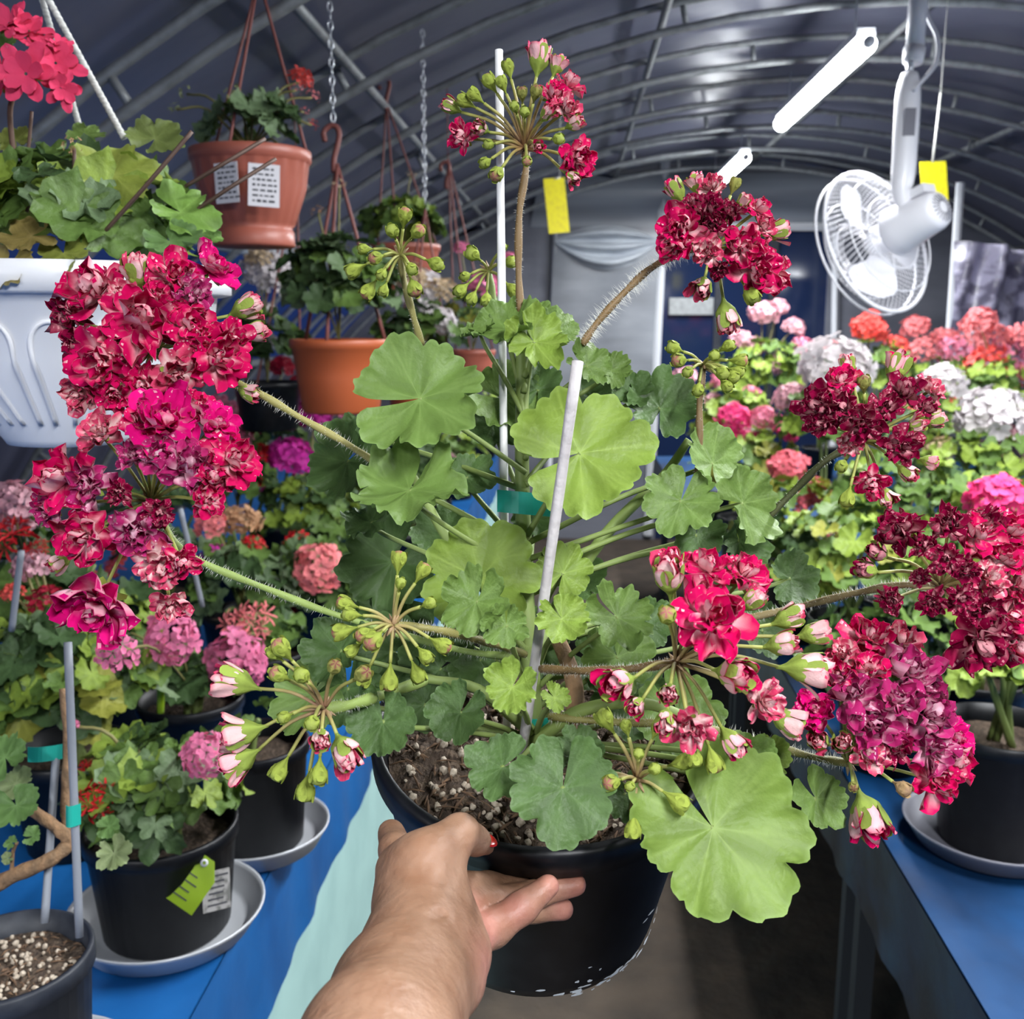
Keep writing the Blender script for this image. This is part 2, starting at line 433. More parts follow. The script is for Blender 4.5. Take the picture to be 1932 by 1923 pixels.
bench('plant_bench', XRB, 2.6, XRB, 'blue covered plant bench on bare metal legs with a dark blue skirt', 0.15, 'blue_shaded', 'darkblue', False)

# ------------------------------------------------------------------ leaf, floret and bud generators
def leaf_mesh(name, seed, nr=9, na=84, nl=7, lob=0.14, scal=0.035, cup=0.12, ruff=0.07, gap=0.22, base=(0.16, 0.30, 0.055), fold=0.0, edge=0.5, wild=1.0):
    r = random.Random(seed)
    amp = [r.uniform(1 - 0.16 * wild, 1 + 0.08 * wild) for _ in range(nl)]; ph = [r.uniform(0, 6.28) for _ in range(8)]
    lw = [r.uniform(1 - 0.3 * wild, 1 + 0.3 * wild) for _ in range(nl)]; tot = sum(lw); edges = [0]
    for w in lw: edges.append(edges[-1] + w / tot)
    lz = [r.uniform(-1, 1) * 0.16 * wild for _ in range(nl)]                     # each lobe lifts or droops by itself
    sx, sy = r.uniform(-0.16, 0.16) * wild, r.uniform(-0.25, 0.10) * wild          # the blade bends as a whole
    cuts = [r.uniform(0.5, 1.7) for _ in range(nl + 1)]
    tm = math.pi - gap; nt = 3 if nl >= 7 else 4
    v, c = [(0, 0, 0)], []
    bc = np.array(base); vein_c = bc * np.array((1.35, 1.28, 1.45)) + np.array((0.030, 0.036, 0.020)) * bc.max() * 3; edge_c = bc * 1.2 + np.array((0.05, 0.06, 0.045))
    c.append(vein_c)
    for j in range(1, nr + 1):
        t = (j / nr) ** 0.85
        li = 0
        for i in range(na + 1):
            u = i / na; th = -tm + 2 * tm * u
            while li < nl - 1 and u > edges[li + 1]: li += 1
            fr = (u - edges[li]) / (edges[li + 1] - edges[li]) - 0.5
            s = max(0.0, math.cos(math.pi * fr)); cut = cuts[li + 1] if fr > 0 else cuts[li]
            fade = t ** 3; nbz = lz[min(nl - 1, max(0, li + (1 if fr > 0 else -1)))]; nba = amp[min(nl - 1, max(0, li + (1 if fr > 0 else -1)))]
            R = 1 - fade * lob * cut * (1 - s ** 0.55)
            R *= 1 - fade * scal * (1 - abs(math.sin(math.pi * nt * (fr + 0.5)))) * (0.6 + 0.8 * abs(math.sin(i * 1.3 + ph[6])))
            k = abs(fr) ; k = k * k * 2
            R *= (amp[li] * (1 - k) + nba * k) * (0.90 + 0.10 * math.cos(th * 0.5) ** 2)
            x, y = t * R * math.sin(th), t * R * math.cos(th)
            z = cup * t * t + ruff * t ** 2.2 * math.sin(4 * th + ph[0]) + ruff * 0.7 * t ** 4 * math.sin(9 * th + ph[1])
            z += ruff * 0.45 * t ** 7 * math.sin(nl * 3 * th + ph[2]) + (lz[li] * (1 - k) + nbz * k) * t ** 1.8
            z += 0.055 * wild * t * (1.1 - 0.6 * t) * (0.6 - s) * -1            # valleys between the lobes
            z += sx * x * x + sy * y * abs(y) + 0.02 * wild * t * math.sin(7 * x + ph[4]) * math.sin(6 * y + ph[5])
            z += fold * abs(x) * t
            v.append((x, y, z))
            ang = abs(fr) * (edges[li + 1] - edges[li]) * na
            vv = max(0.0, 1 - ang) * (1 - 0.55 * t)
            if 0.25 < t < 0.9:                                                    # forked side veins
                for sg in (0.16, 0.30):
                    q = abs(abs(fr) - sg * (t - 0.22) * 1.9) * (edges[li + 1] - edges[li]) * na
                    vv = max(vv, max(0, 1 - q) * 0.40)
            col = bc * (0.93 + 0.09 * math.sin(5 * th + ph[3] + 4 * t) + 0.05 * math.sin(9 * x + ph[7]) * math.sin(8 * y + ph[1]))
            col = col * (1 - vv) + vein_c * vv
            if j == nr: col = col * (1 - edge) + edge_c * edge
            c.append(col)
    f = []
    for i in range(na): f.append((0, 1 + i + 1, 1 + i))
    for j in range(nr - 1):
        for i in range(na):
            k = 1 + j * (na + 1) + i
            f.append((k, k + 1, k + na + 2, k + na + 1))
    return mesh(name, v, f, M['leaf'], c)

def petal(mb, r, length, width, tilt, az, base_r, front, back, curl, crump, nu=5, nv=4, streak=0.5, zb=0.0):
    fr, bk = np.array(front), np.array(back)
    ph = [r.uniform(0, 6.28) for _ in range(4)]
    ca, sa = math.cos(az), math.sin(az)
    V, CF, CB = [], [], []
    for i in range(nu + 1):
        t = i / nu
        for j in range(nv + 1):
            s = j / nv * 2 - 1
            w = width * (0.22 + 0.78 * math.sin(min(1, t * 1.12) * math.pi * 0.62) ** 0.8) * (1 - 0.55 * max(0, t - 0.82) / 0.18 * abs(s) ** 0.5 * 0.6)
            tt = t * (1 - 0.10 * abs(s) ** 2 * t)
            a = tilt + curl * t
            d = length * tt
            lx = base_r + d * math.cos(tilt + curl * t * 0.5); lz = zb + d * math.sin(tilt + curl * t * 0.5)
            y = w * s * 0.5
            bend = crump * length * t * (math.sin(3.1 * s + ph[0] + 2 * t) + 0.6 * math.sin(6.3 * s + ph[1]))
            lz += bend * math.cos(a) + 0.10 * width * s * s * t
            lx += -bend * math.sin(a)
            V.append((lx * ca - y * sa, lx * sa + y * ca, lz))
            n = 0.5 + 0.5 * math.sin(3.6 * s + ph[2] + 0.8 * t)
            m_ = streak * (1.2 * (1 - t) ** 1.4 + 0.62 * n ** 3 * (1 - 0.3 * t)); m_ = min(1, max(0, (m_ - 0.28) * 2.2))
            CF.append(fr * (1 - m_) + bk * m_)
            e = min(1, max(0, (t - 0.86) * 6.0)) * 0.8 + 0.3 * (abs(s) > 0.85)
            nb = 0.35 * (0.5 + 0.5 * math.sin(11 * s + ph[1]))
            CB.append((bk * (1 - nb) + fr * nb * 0.6 + bk * nb * 0.4) * (1 - min(1, e)) + fr * min(1, e))
    F_ = []
    for i in range(nu):
        for j in range(nv):
            k = i * (nv + 1) + j; F_.append((k, k + 1, k + nv + 2, k + nv + 1))
    mb.add(V, F_, CF)
    A = np.array(V).reshape(nu + 1, nv + 1, 3)
    nrm = np.cross(np.gradient(A, axis=0), np.gradient(A, axis=1)); nrm /= np.linalg.norm(nrm, axis=2, keepdims=True) + 1e-9
    V2 = (A - nrm * 0.016).reshape(-1, 3)                       # pale underside, a real second layer below the upper one
    mb.add(V2, [tuple(reversed(q)) for q in F_], CB)

SEP = np.array((0.275, 0.36, 0.07))
def sepals(mb, r, n, length, width, tilt, col=SEP, zb=0.0, br=0.05):
    for k in range(n):
        c = col * r.uniform(0.8, 1.15)
        petal(mb, r, length, width, tilt, 2 * math.pi * (k + 0.2 * r.random()) / n, br, c * 1.1, c, 0.15, 0.02, 4, 2, 0.1, zb)

PAL = {'cr': ((0.56, 0.003, 0.090), (0.86, 0.54, 0.56)), 'hp': ((0.66, 0.004, 0.17), (0.84, 0.48, 0.56)),
       'fd': ((0.40, 0.020, 0.13), (0.78, 0.46, 0.55)), 'wn': ((0.24, 0.002, 0.040), (0.66, 0.30, 0.33)),
       'pl': ((0.60, 0.05, 0.13), (0.84, 0.60, 0.58))}
def floret_mesh(kind, seed):
    r = random.Random(seed); mb = MB(); fr, bk = PAL[kind]
    crump = {'cr': 0.105, 'hp': 0.095, 'fd': 0.15, 'wn': 0.17, 'pl': 0.11}[kind]
    st = {'cr': 0.60, 'hp': 0.42, 'fd': 0.66, 'wn': 0.55, 'pl': 1.0}[kind]
    for n, ln, wd_, tl, zb in ((8, 0.98, 0.66, 0.10, 0.08), (8, 0.82, 0.56, 0.48, 0.14), (7, 0.62, 0.46, 0.85, 0.18), (5, 0.44, 0.34, 1.2, 0.20)):
        a0 = r.uniform(0, 6.28)
        for k in range(n):
            cu = r.uniform(-0.6, 0.5) if r.random() < 0.68 else r.uniform(0.7, 1.5)
            petal(mb, r, ln * r.uniform(0.78, 1.15), wd_ * r.uniform(0.75, 1.15), tl + r.uniform(-0.22, 0.3), a0 + 2 * math.pi * k / n + r.uniform(-0.22, 0.22),
                  0.05, np.array(fr) * r.uniform(0.75, 1.15), bk, cu, crump * r.uniform(0.6, 1.5), 6, 5, st * r.uniform(0.3, 1.5), zb)
    sepals(mb, r, 5, 0.55, 0.22, -0.25 if kind != 'pl' else 0.3, zb=0.02)
    return mb.mesh('floret', M['petal'])
def open_bud_mesh(kind, seed):
    r = random.Random(seed); mb = MB(); fr, bk = PAL[kind]
    for n, tl, br, ln, w_ in ((6, 1.12, 0.34, 1.0, 0.62), (6, 1.30, 0.24, 1.08, 0.52), (4, 1.45, 0.10, 1.05, 0.4)):
        a0 = r.uniform(0, 6.28)
        for k in range(n):
            petal(mb, r, ln * r.uniform(0.8, 1.12), w_ * r.uniform(0.8, 1.1), tl + r.uniform(-0.15, 0.12), a0 + 2 * math.pi * k / n, br, fr, bk, r.uniform(0.3, 1.1) if r.random() < 0.75 else r.uniform(-0.7, 0), 0.06, 6, 4, 0.5 * r.uniform(0.4, 1.4), 0.55)
    prof = [(0.06, -0.1), (0.08, 0.08), (0.15, 0.24), (0.30, 0.42), (0.44, 0.62), (0.47, 0.78), (0.44, 0.86)]
    v, f = lathe(prof, 20, lambda a, j: 1 + 0.06 * math.cos(5 * a)); f = [q for q in f if len(q) == 4]
    mb.add(v, f, [SEP * (0.75 + 0.3 * math.cos(2.5 * math.atan2(y, x)) ** 2) for x, y, z in v])
    sepals(mb, r, 5, 0.85, 0.46, 1.38, zb=0.62, br=0.42)
    return mb.mesh('floret', M['petal'])
def bud_mesh(seed, tip=(0.45, 0.10, 0.16), green=(0.28, 0.345, 0.06)):
    r = random.Random(seed); mb = MB(); g = np.array(green); tp = np.array(tip)
    prof = [(0.055, -0.1), (0.065, 0.10), (0.11, 0.30), (0.22, 0.52), (0.38, 0.78), (0.49, 1.04), (0.50, 1.24), (0.43, 1.42), (0.28, 1.55), (0.10, 1.61), (0.0, 1.62)]
    v, f = lathe(prof, 20, lambda a, j: 1 + (0.06 * abs(math.sin(2.5 * a)) if j > 2 else 0))
    cc = []
    for x, y, z in v:
        q = abs(math.sin(2.5 * math.atan2(y, x)))
        k = max(0, (z - 1.38) / 0.2) * (0.35 + 0.65 * (1 - q))
        cc.append((g * (0.70 + 0.45 * q) * (0.85 if z < 0.5 else 1)) * (1 - min(1, k)) + tp * min(1, k))
    mb.add(v, f, cc)
    sepals(mb, r, 5, 0.80, 0.44, 1.45, g * 1.05, zb=0.78, br=0.43)
    return mb.mesh('bud', M['petal'])
FLO = {k: [floret_mesh(k, 100 + i * 7 + ord(k[0])) for i in range(4)] for k in PAL}
OPB = {k: [open_bud_mesh(k, 300 + i * 5 + ord(k[0])) for i in range(3)] for k in ('pl', 'cr', 'wn')}
BUD = {'b': [bud_mesh(500 + i) for i in range(3)], 'g': [bud_mesh(520 + i, (0.34, 0.40, 0.10)) for i in range(3)],
       'w': [bud_mesh(540 + i, (0.16, 0.01, 0.05), (0.26, 0.27, 0.07)) for i in range(2)],
       'd': [bud_mesh(560, (0.30, 0.18, 0.12), (0.36, 0.24, 0.12))]}

# ------------------------------------------------------------------ the plant held in the hand
POTC = P(1022, 1370, 0.625)
AX = camdir(0.02, 0.893, 0.45)            # pot axis (upwards)
PR, PB, PH = 0.105, 0.079, 0.150
PM = frame(POTC, AX, -FWD)                # local z = axis, origin at rim centre
hero = root('potted_pelargonium', POTC - AX * PH, 'tall bushy pelargonium in a black pot held up by a hand, crimson streaked double flowers', 'potted plant')
prof = [(0.0, -PH), (PB - 0.004, -PH), (PB, -PH + 0.004), (PB + 0.002, -PH + 0.012), (PR - 0.006, -0.022), (PR - 0.005, -0.020), (PR, -0.018), (PR + 0.001, -0.003), (PR - 0.001, 0.0),
        (PR - 0.005, 0.0), (PR - 0.006, -0.004), (PR - 0.009, -0.02), (PR - 0.014, -0.06)]
v, f = lathe(prof, 96); f = [q for q in f if len(q) == 4]
put('pot', mesh('pot', v, f, M['black']), hero, PM)
# lime scuffs around the foot of the pot
mb = MB()
for a in [x * math.pi / 180 for x in (80, 92, 100, 108, 112, 116, 120, 124, 128, 133, 138, 141, 146, 152, 158, 165)] + [math.radians(RND.uniform(105, 160)) for _ in range(22)]:
    a = a + math.pi / 2 * 0
    zz = -PH + RND.uniform(0.004, 0.012) + (RND.uniform(0, 0.05) if RND.random() < 0.2 else 0)
    rr = PB + (PR - PB) * (zz + PH) / PH + 0.0012
    w, h = RND.uniform(0.0012, 0.005), RND.uniform(0.0006, 0.0016)
    c0 = Vector((rr * math.cos(a), rr * math.sin(a), zz)); tx = Vector((-math.sin(a), math.cos(a), 0))
    pts = []
    for q in range(7):
        b = 2 * math.pi * q / 7; k = RND.uniform(0.5, 1.2)
        pts.append(c0 + tx * (w * k * math.cos(b)) + Vector((0, 0, h * k * math.sin(b))))
    mb.add(pts, [tuple(range(7))])
stuff(put('scuff', mb.mesh('scuff', M['scuff'], False), hero, PM))
# soil
def soil_mesh(name, R, amp, seed, n=40, m=18):
    r = np.random.RandomState(seed); v = [(0, 0, 0)]; f = []
    g = [(r.uniform(-1, 1) * 60 / R * 0.1, r.uniform(-1, 1) * 60 / R * 0.1, r.uniform(0, 6.28)) for _ in range(9)]
    for j in range(1, m + 1):
        for i in range(n):
            a = 2 * math.pi * i / n; x, y = R * j / m * math.cos(a), R * j / m * math.sin(a)
            z = sum(math.sin(gx * x * 14 + gy * y * 14 + p) for gx, gy, p in g) * amp / 4 + r.normal() * amp * 0.35
            v.append((x, y, z))
    for i in range(n): f.append((0, 1 + i, 1 + (i + 1) % n))
    for j in range(m - 1):
        for i in range(n):
            a, b = 1 + j * n + i, 1 + j * n + (i + 1) % n; f.append((a, a + n, b + n, b))
    return mesh(name, v, f, M['soil'])
put('soil', soil_mesh('soil', PR - 0.010, 0.003, 3, 72, 30), hero, PM @ Matrix.Translation((0, 0, -0.024)))
def blob(r, s):
    v, f = lathe([(0, -1), (0.75, -0.65), (1, 0), (0.7, 0.7), (0, 1)], 6)
    f = [q for q in f if len(q) == 4]
    k = [r.uniform(0.7, 1.25) for _ in v]
    R_ = Matrix.Rotation(r.uniform(0, 6.28), 3, 'X') @ Matrix.Rotation(r.uniform(0, 6.28), 3, 'Z')
    return [R_ @ (Vector(p) * (s * q)) for p, q in zip(v, k)], f
def grains(R, n, smin, smax, z, seed, bias=None):
    r = random.Random(seed); mb = MB()
    for _ in range(n):
        a = r.uniform(0, 6.28); rr = R * math.sqrt(r.random())
        v, f = blob(r, r.uniform(smin, smax)); o = Vector((rr * math.cos(a), rr * math.sin(a), z + r.uniform(0, 0.0025)))
        mb.add([p + o for p in v], f)
    return mb.mesh('perlite', M['perlite'])
stuff(put('perlite', grains(PR - 0.014, 300, 0.0011, 0.0030, -0.022, 5), hero, PM))
def bits(R, n, z, seed, L0=0.004, L1=0.016):
    r = random.Random(seed); mb = MB()
    for _ in range(n):
        a = r.uniform(0, 6.28); rr = R * math.sqrt(r.random()); o = Vector((rr * math.cos(a), rr * math.sin(a), z + r.uniform(0, 0.003)))
        d = Vector((r.uniform(-1, 1), r.uniform(-1, 1), r.uniform(-0.25, 0.25))).normalized() * r.uniform(L0, L1) * 0.5
        mb.add(*tube([o - d, o + Vector((0, 0, 0.001)), o + d], [0.0004, r.uniform(0.0006, 0.0014), 0.0003], 4))
    return mb.mesh('bark', M['bark'])
stuff(put('bark', bits(PR - 0.014, 420, -0.0225, 6), hero, PM))

# main stems
GREEN = np.array((0.20, 0.27, 0.07)); BROWN = np.array((0.21, 0.13, 0.05)); OLIVE = np.array((0.22, 0.20, 0.06))
STEM_PTS = [(1008, 1460, 0.60), (1003, 1300, 0.60), (992, 1120, 0.605), (985, 900, 0.61), (985, 720, 0.61), (982, 600, 0.605)]
sp = spline([P(*p) for p in STEM_PTS], 8)
put('stem', MB().add(*tube(sp, [0.0062 - 0.003 * i / len(sp) for i in range(len(sp))], 10), GREEN * 0.9).mesh('stem', M['stem']), hero)
for pts, r0, r1 in (([(1080, 1440, 0.585), (1085, 1330, 0.58), (1078, 1270, 0.585), (1050, 1200, 0.60)], 0.006, 0.0045),
                    ([(1000, 1270, 0.60), (1060, 1130, 0.62), (1150, 1000, 0.63), (1250, 900, 0.635), (1300, 830, 0.63)], 0.005, 0.0025),
                    ([(998, 1230, 0.60), (930, 1130, 0.62), (840, 1010, 0.63), (780, 900, 0.63)], 0.005, 0.0025),
                    ([(1010, 1400, 0.59), (1100, 1340, 0.57), (1230, 1330, 0.56), (1380, 1400, 0.56)], 0.0045, 0.0025),
                    ([(1005, 1380, 0.59), (900, 1300, 0.58), (790, 1280, 0.57)], 0.004, 0.0025)):
    s = spline([P(*p) for p in pts], 6)
    put('stem', MB().add(*tube(s, [r0 + (r1 - r0) * i / (len(s) - 1) for i in range(len(s))], 9), BROWN if r0 == 0.006 else GREEN).mesh('stem', M['wood'] if r0 == 0.006 else M['stem']), hero)

LG, MG, DG = (0.185, 0.275, 0.042), (0.125, 0.205, 0.045), (0.070, 0.130, 0.036)
STEMX = lambda py: 985 + (py - 600) / 860 * 22
# px, py, depth, radius px, normal (right, up, to camera), tip angle in the picture, colour, style
HL = [
 (792, 752, .570, 140, (-.12, .38, .92), 8, MG, 'big'), (1094, 855, .560, 146, (.05, .34, .94), 22, LG, 'big'),
 (905, 1092, .585, 132, (-.10, .30, .95), 95, LG, 'big'), (1062, 1082, .60, 66, (.2, .3, .9), 60, LG, 'mid'),
 (772, 925, .560, 120, (-.10, .86, .50), -95, MG, 'ruf'), (955, 622, .600, 72, (-.15, .66, .74), 175, MG, 'ruf'),
 (1008, 645, .592, 78, (.1, .42, .9), -55, LG, 'ruf'), (1052, 618, .605, 44, (.2, .3, .9), 40, MG, 'mid'),
 (1108, 690, .600, 52, (.2, .4, .9), -20, MG, 'ruf'), (905, 628, .605, 40, (-.3, .8, .5), 170, MG, 'ruf'),
 (1000, 600, .61, 48, (0, .4, .9), 80, MG, 'mid'),
 (1245, 770, .630, 86, (.1, .5, .85), 75, DG, 'mid'), (1195, 745, .63, 50, (-.1, .6, .8), 150, DG, 'mid'),
 (1345, 875, .612, 82, (.55, .30, .80), 62, MG, 'mid'), (1402, 950, .600, 88, (.62, .2, .75), 8, MG, 'mid'),
 (1395, 1020, .620, 62, (.5, .05, .85), -62, DG, 'ruf'), (1285, 945, .590, 84, (.1, .55, .82), -110, MG, 'big'),
 (1315, 1010, .62, 60, (.1, .3, .9), -90, DG, 'ruf'),
 (898, 1135, .540, 76, (-.1, .45, .88), -110, MG, 'ruf'), (955, 1180, .530, 50, (0, .35, .94), -90, MG, 'ruf'),
 (1060, 1168, .530, 62, (.1, .45, .88), -60, LG, 'ruf'), (1165, 1165, .550, 82, (.1, .42, .9), -40, MG, 'ruf'),
 (1165, 1240, .590, 78, (.1, .4, .9), -70, MG, 'mid'),
 (966, 1297, .500, 60, (-.1, .5, .85), -120, LG, 'ruf'), (1046, 1316, .505, 32, (.1, .45, .88), -45, LG, 'ruf'),
 (868, 1345, .545, 72, (-.2, .5, .82), -115, DG, 'mid'), (722, 1362, .520, 78, (-.15, .5, .85), -85, DG, 'mid'),
 (642, 1228, .600, 78, (-.3, .5, .8), 150, DG, 'ruf'),
 (948, 1448, .500, 76, (-.2, .6, .76), -150, DG, 'mid'), (1062, 1488, .480, 112, (-.05, .55, .83), -95, DG, 'big'),
 (1090, 1420, .495, 58, (.1, .5, .86), 60, DG, 'mid'),
 (1345, 1562, .490, 185, (.14, .50, .86), -62, (0.155, 0.24, 0.042), 'big'), (1400, 1442, .530, 78, (.1, .5, .86), -60, MG, 'mid'),
 (1540, 1508, .545, 66, (.3, .42, .86), -58, MG, 'mid'), (1445, 1430, .555, 52, (.2, .4, .9), 30, LG, 'mid'),
 (655, 870, .640, 92, (-.4, .3, .86), -140, DG, 'mid'), (690, 815, .655, 52, (-.3, .4, .86), 150, DG, 'mid'),
 (740, 1060, .660, 115, (-.2, .3, .92), -130, DG, 'mid'), (700, 985, .63, 60, (-.2, .7, .6), 190, DG, 'ruf'),
 (1492, 1092, .655, 60, (.3, .42, .86), 20, DG, 'mid'), (950, 752, .632, 86, (.1, .5, .86), -15, MG, 'mid'),
 (1015, 735, .63, 60, (.0, .4, .9), 80, DG, 'mid'), (880, 900, .63, 56, (.1, .5, .85), 0, DG, 'mid'),
 (1185, 1310, .61, 92, (.05, .4, .9), -60, DG, 'mid'), (1280, 1345, .600, 92, (.1, .4, .9), -60, MG, 'mid'),
 (830, 1262, .620, 84, (-.1, .4, .9), -140, DG, 'mid'), (905, 1245, .625, 80, (0, .4, .9), -80, DG, 'mid'),
 (740, 1230, .63, 86, (-.2, .4, .9), 170, DG, 'mid'), (1180, 1500, .54, 60, (.1, .5, .85), -90, DG, 'mid'),
 (1120, 760, .64, 60, (.1, .4, .9), 60, DG, 'mid'), (1440, 1190, .66, 60, (.2, .4, .9), -30, DG, 'mid'),
 (840, 1010, .65, 70, (-.1, .5, .85), 150, DG, 'mid'), (725, 1160, .67, 70, (-.2, .4, .9), -160, DG, 'mid'), (770, 1130, .66, 80, (-.1, .4, .9), 170, DG, 'mid'),
 (1010, 1210, .62, 80, (0, .4, .9), -70, DG, 'mid'), (1120, 1250, .62, 70, (.1, .4, .9), -30, DG, 'mid'), (1370, 1120, .66, 70, (.3, .3, .9), -20, DG, 'mid'), (1090, 1090, .65, 60, (.1, .4, .9), 10, DG, 'mid'),
 (930, 800, .64, 60, (0, .4, .9), -90, DG, 'mid'), (1150, 700, .63, 44, (.2, .5, .85), 20, MG, 'ruf'), (800, 1330, .60, 60, (-.1, .5, .85), -120, DG, 'mid'), (1220, 1180, .63, 60, (.2, .4, .9), 0, DG, 'mid'), (590, 1312, .600, 88, (-.2, .45, .88), -150, MG, 'mid'), (655, 1300, .62, 74, (-.1, .4, .9), -90, DG, 'mid'), (735, 1085, .67, 64, (-.2, .4, .9), -120, DG, 'mid'), (1010, 980, .66, 50, (0, .4, .9), 40, DG, 'ruf'),
]
STY = {'big': dict(lob=0.20, scal=0.055, cup=0.12, ruff=0.055, gap=0.10), 'mid': dict(lob=0.17, scal=0.05, cup=0.18, ruff=0.07, gap=0.16),
       'ruf': dict(lob=0.22, scal=0.07, cup=0.30, ruff=0.13, gap=0.10)}
for i, (px, py, d, rp, n, tip, colr, sty) in enumerate(HL):
    p = P(px, py, d); nn = camdir(*n); a = math.radians(tip)
    Mx = frame(p, nn, RGT * math.cos(a) + UPV * math.sin(a)) @ Matrix.Scale(rp * d / F, 4)
    cj = np.array(colr) * RND.uniform(0.88, 1.12)
    lf = put('leaf', leaf_mesh('leaf', 1000 + i, nr=12 if rp > 60 else 8, na=112, base=tuple(cj), **STY[sty]), hero, Mx)
    pe = P(STEMX(py + 130), min(1400, py + RND.uniform(90, 170)), 0.605)
    mid = p.lerp(pe, 0.45) - nn * 0.012 + UPV * 0.004
    s = spline([p, p - nn * 0.006 + (mid - p) * 0.15, mid, pe], 5)
    put('petiole', MB().add(*tube(s, [0.0013 + 0.0007 * k / len(s) for k in range(len(s))], 6), GREEN * 0.85).mesh('petiole', M['stem']), lf)

def hair_mesh(pts, rad, n, ln, seed):
    r = random.Random(seed); mb = MB(); m = len(pts) - 1
    for _ in range(n):
        t = r.random() * m; i = min(m - 1, int(t)); p = pts[i].lerp(pts[i + 1], t - i); ax = (pts[i + 1] - pts[i]).normalized()
        q = Vector((r.gauss(0, 1), r.gauss(0, 1), r.gauss(0, 1))); q = (q - ax * q.dot(ax)).normalized()
        q2 = (q + ax * r.uniform(-0.4, 0.4)).normalized(); s = ax * 0.00011
        b = p + q * rad * 0.9; l = ln * r.uniform(0.5, 1.2)
        mb.add([b - s, b + s, b + q2 * l], [(0, 1, 2)])
    return mb.mesh('hair', M['hair'], False)

def umbel(c, R, stalk, items, ped=OLIVE, stalk_col=OLIVE, hairs=350, hl=0.0026, label=None, sr=0.0022):
    cp = P(*c); d0 = c[2]
    st = spline([P(*q) for q in stalk], 8)
    mb = MB(); mb.add(*tube(st, [sr * (1.0 + 0.15 * math.sin(i * 0.7)) for i in range(len(st))], 9), stalk_col)
    sdir = (cp - st[-2 if (st[-1] - cp).length < 1e-5 else -1]).normalized()
    res = []
    r = random.Random(int(c[0] * 7 + c[1]))
    for it in items:
        px, py, sz, kind = it[:4]; k = it[4] if len(it) > 4 else 0.62
        rr = math.hypot(px - c[0], py - c[1])
        dz = -k * math.sqrt(max(0, (R * 1.02) ** 2 - rr ** 2)) * d0 / F
        pos = P(px, py, d0 + dz); dr = (pos - cp); dist = dr.length; dr.normalize(); s = sz * d0 / F
        tc = (CAM - pos).normalized()
        isf = kind in PAL
        if isf: face = (dr * 0.75 + tc * 0.55 + UPV * 0.12).normalized()
        elif kind[0] == 'o': face = (dr + tc * 0.05).normalized()
        else: face = (dr + Vector((0, 0, -0.15))).normalized()
        org = pos - face * s * (0.25 if isf else (0.95 if kind[0] == 'o' else 0.85))
        if isf: s *= 1.06
        me = FLO[kind][r.randrange(4)] if isf else (r.choice(OPB[kind[1:]]) if kind[0] == 'o' else r.choice(BUD[kind]))
        res.append((('floret' if (isf or kind[0] == 'o') else 'bud'), me, frame(org, face, Vector((r.gauss(0, 1), r.gauss(0, 1), r.gauss(0, 1)))) @ Matrix.Scale(s, 4)))
        md = cp.lerp(org, 0.5) + Vector((0, 0, 0.10 * (org - cp).length * (1 if not isf else 0.4)))
        ps = spline([cp, md, org + face * s * 0.06], 4)
        g = np.array(ped) * r.uniform(0.8, 1.2); e = np.array((0.30, 0.34, 0.07))
        vv, ff = tube(ps, [0.00095] * len(ps), 6)
        mb.add(vv, ff, [g * (1 - (q // 6) / len(ps)) + e * ((q // 6) / len(ps)) for q in range(len(vv))])
    # small dry bracts at the hub
    for q in range(9):
        dd = Vector((r.gauss(0, 1), r.gauss(0, 1), r.gauss(0, 1))).normalized()
        mb.add(*tube([cp, cp + dd * 0.003, cp + dd * 0.007], [0.0014, 0.0012, 0.0002], 5), (0.36, 0.24, 0.13))
    fh = put('flower_head', mb.mesh('flower_head', M['stem']), hero)
    if label: fh['label'] = label
    for nm, me, mx in res: put(nm, me, fh, mx)
    if hairs: stuff(put('hair', hair_mesh(st, sr, hairs, hl, int(c[0])), fh))
    return fh

# top head
umbel((990, 280, .600), 140, [(982, 590, .605), (978, 500, .603), (980, 400, .60), (992, 320, .60), (992, 285, .60)],
 [(1018, 108, 40, 'ocr'), (1052, 122, 28, 'ocr'), (1072, 160, 32, 'cr'), (1048, 182, 36, 'cr'), (1070, 206, 30, 'pl'), (1086, 232, 26, 'opl'),
  (1090, 300, 42, 'cr'), (1080, 335, 22, 'opl'), (850, 200, 27, 'opl'), (880, 193, 26, 'b'), (906, 242, 24, 'opl'), (872, 260, 32, 'cr'),
  (898, 182, 24, 'g'), (926, 158, 26, 'b'), (960, 132, 24, 'b'), (948, 160, 22, 'g'), (985, 180, 20, 'w'), (1010, 178, 22, 'w'), (990, 215, 18, 'g'),
  (972, 205, 18, 'g'), (1032, 214, 24, 'opl'), (1050, 262, 20, 'g'), (940, 325, 26, 'b'), (918, 305, 20, 'g'), (994, 302, 18, 'b', 0.9), (1015, 277, 16, 'ocr', 0.9), (925, 272, 18, 'g')],
 ped=np.array((0.24, 0.10, 0.055)), stalk_col=BROWN * 0.8, hairs=260, hl=0.0018, label='rounded head of green buds and opening crimson florets')
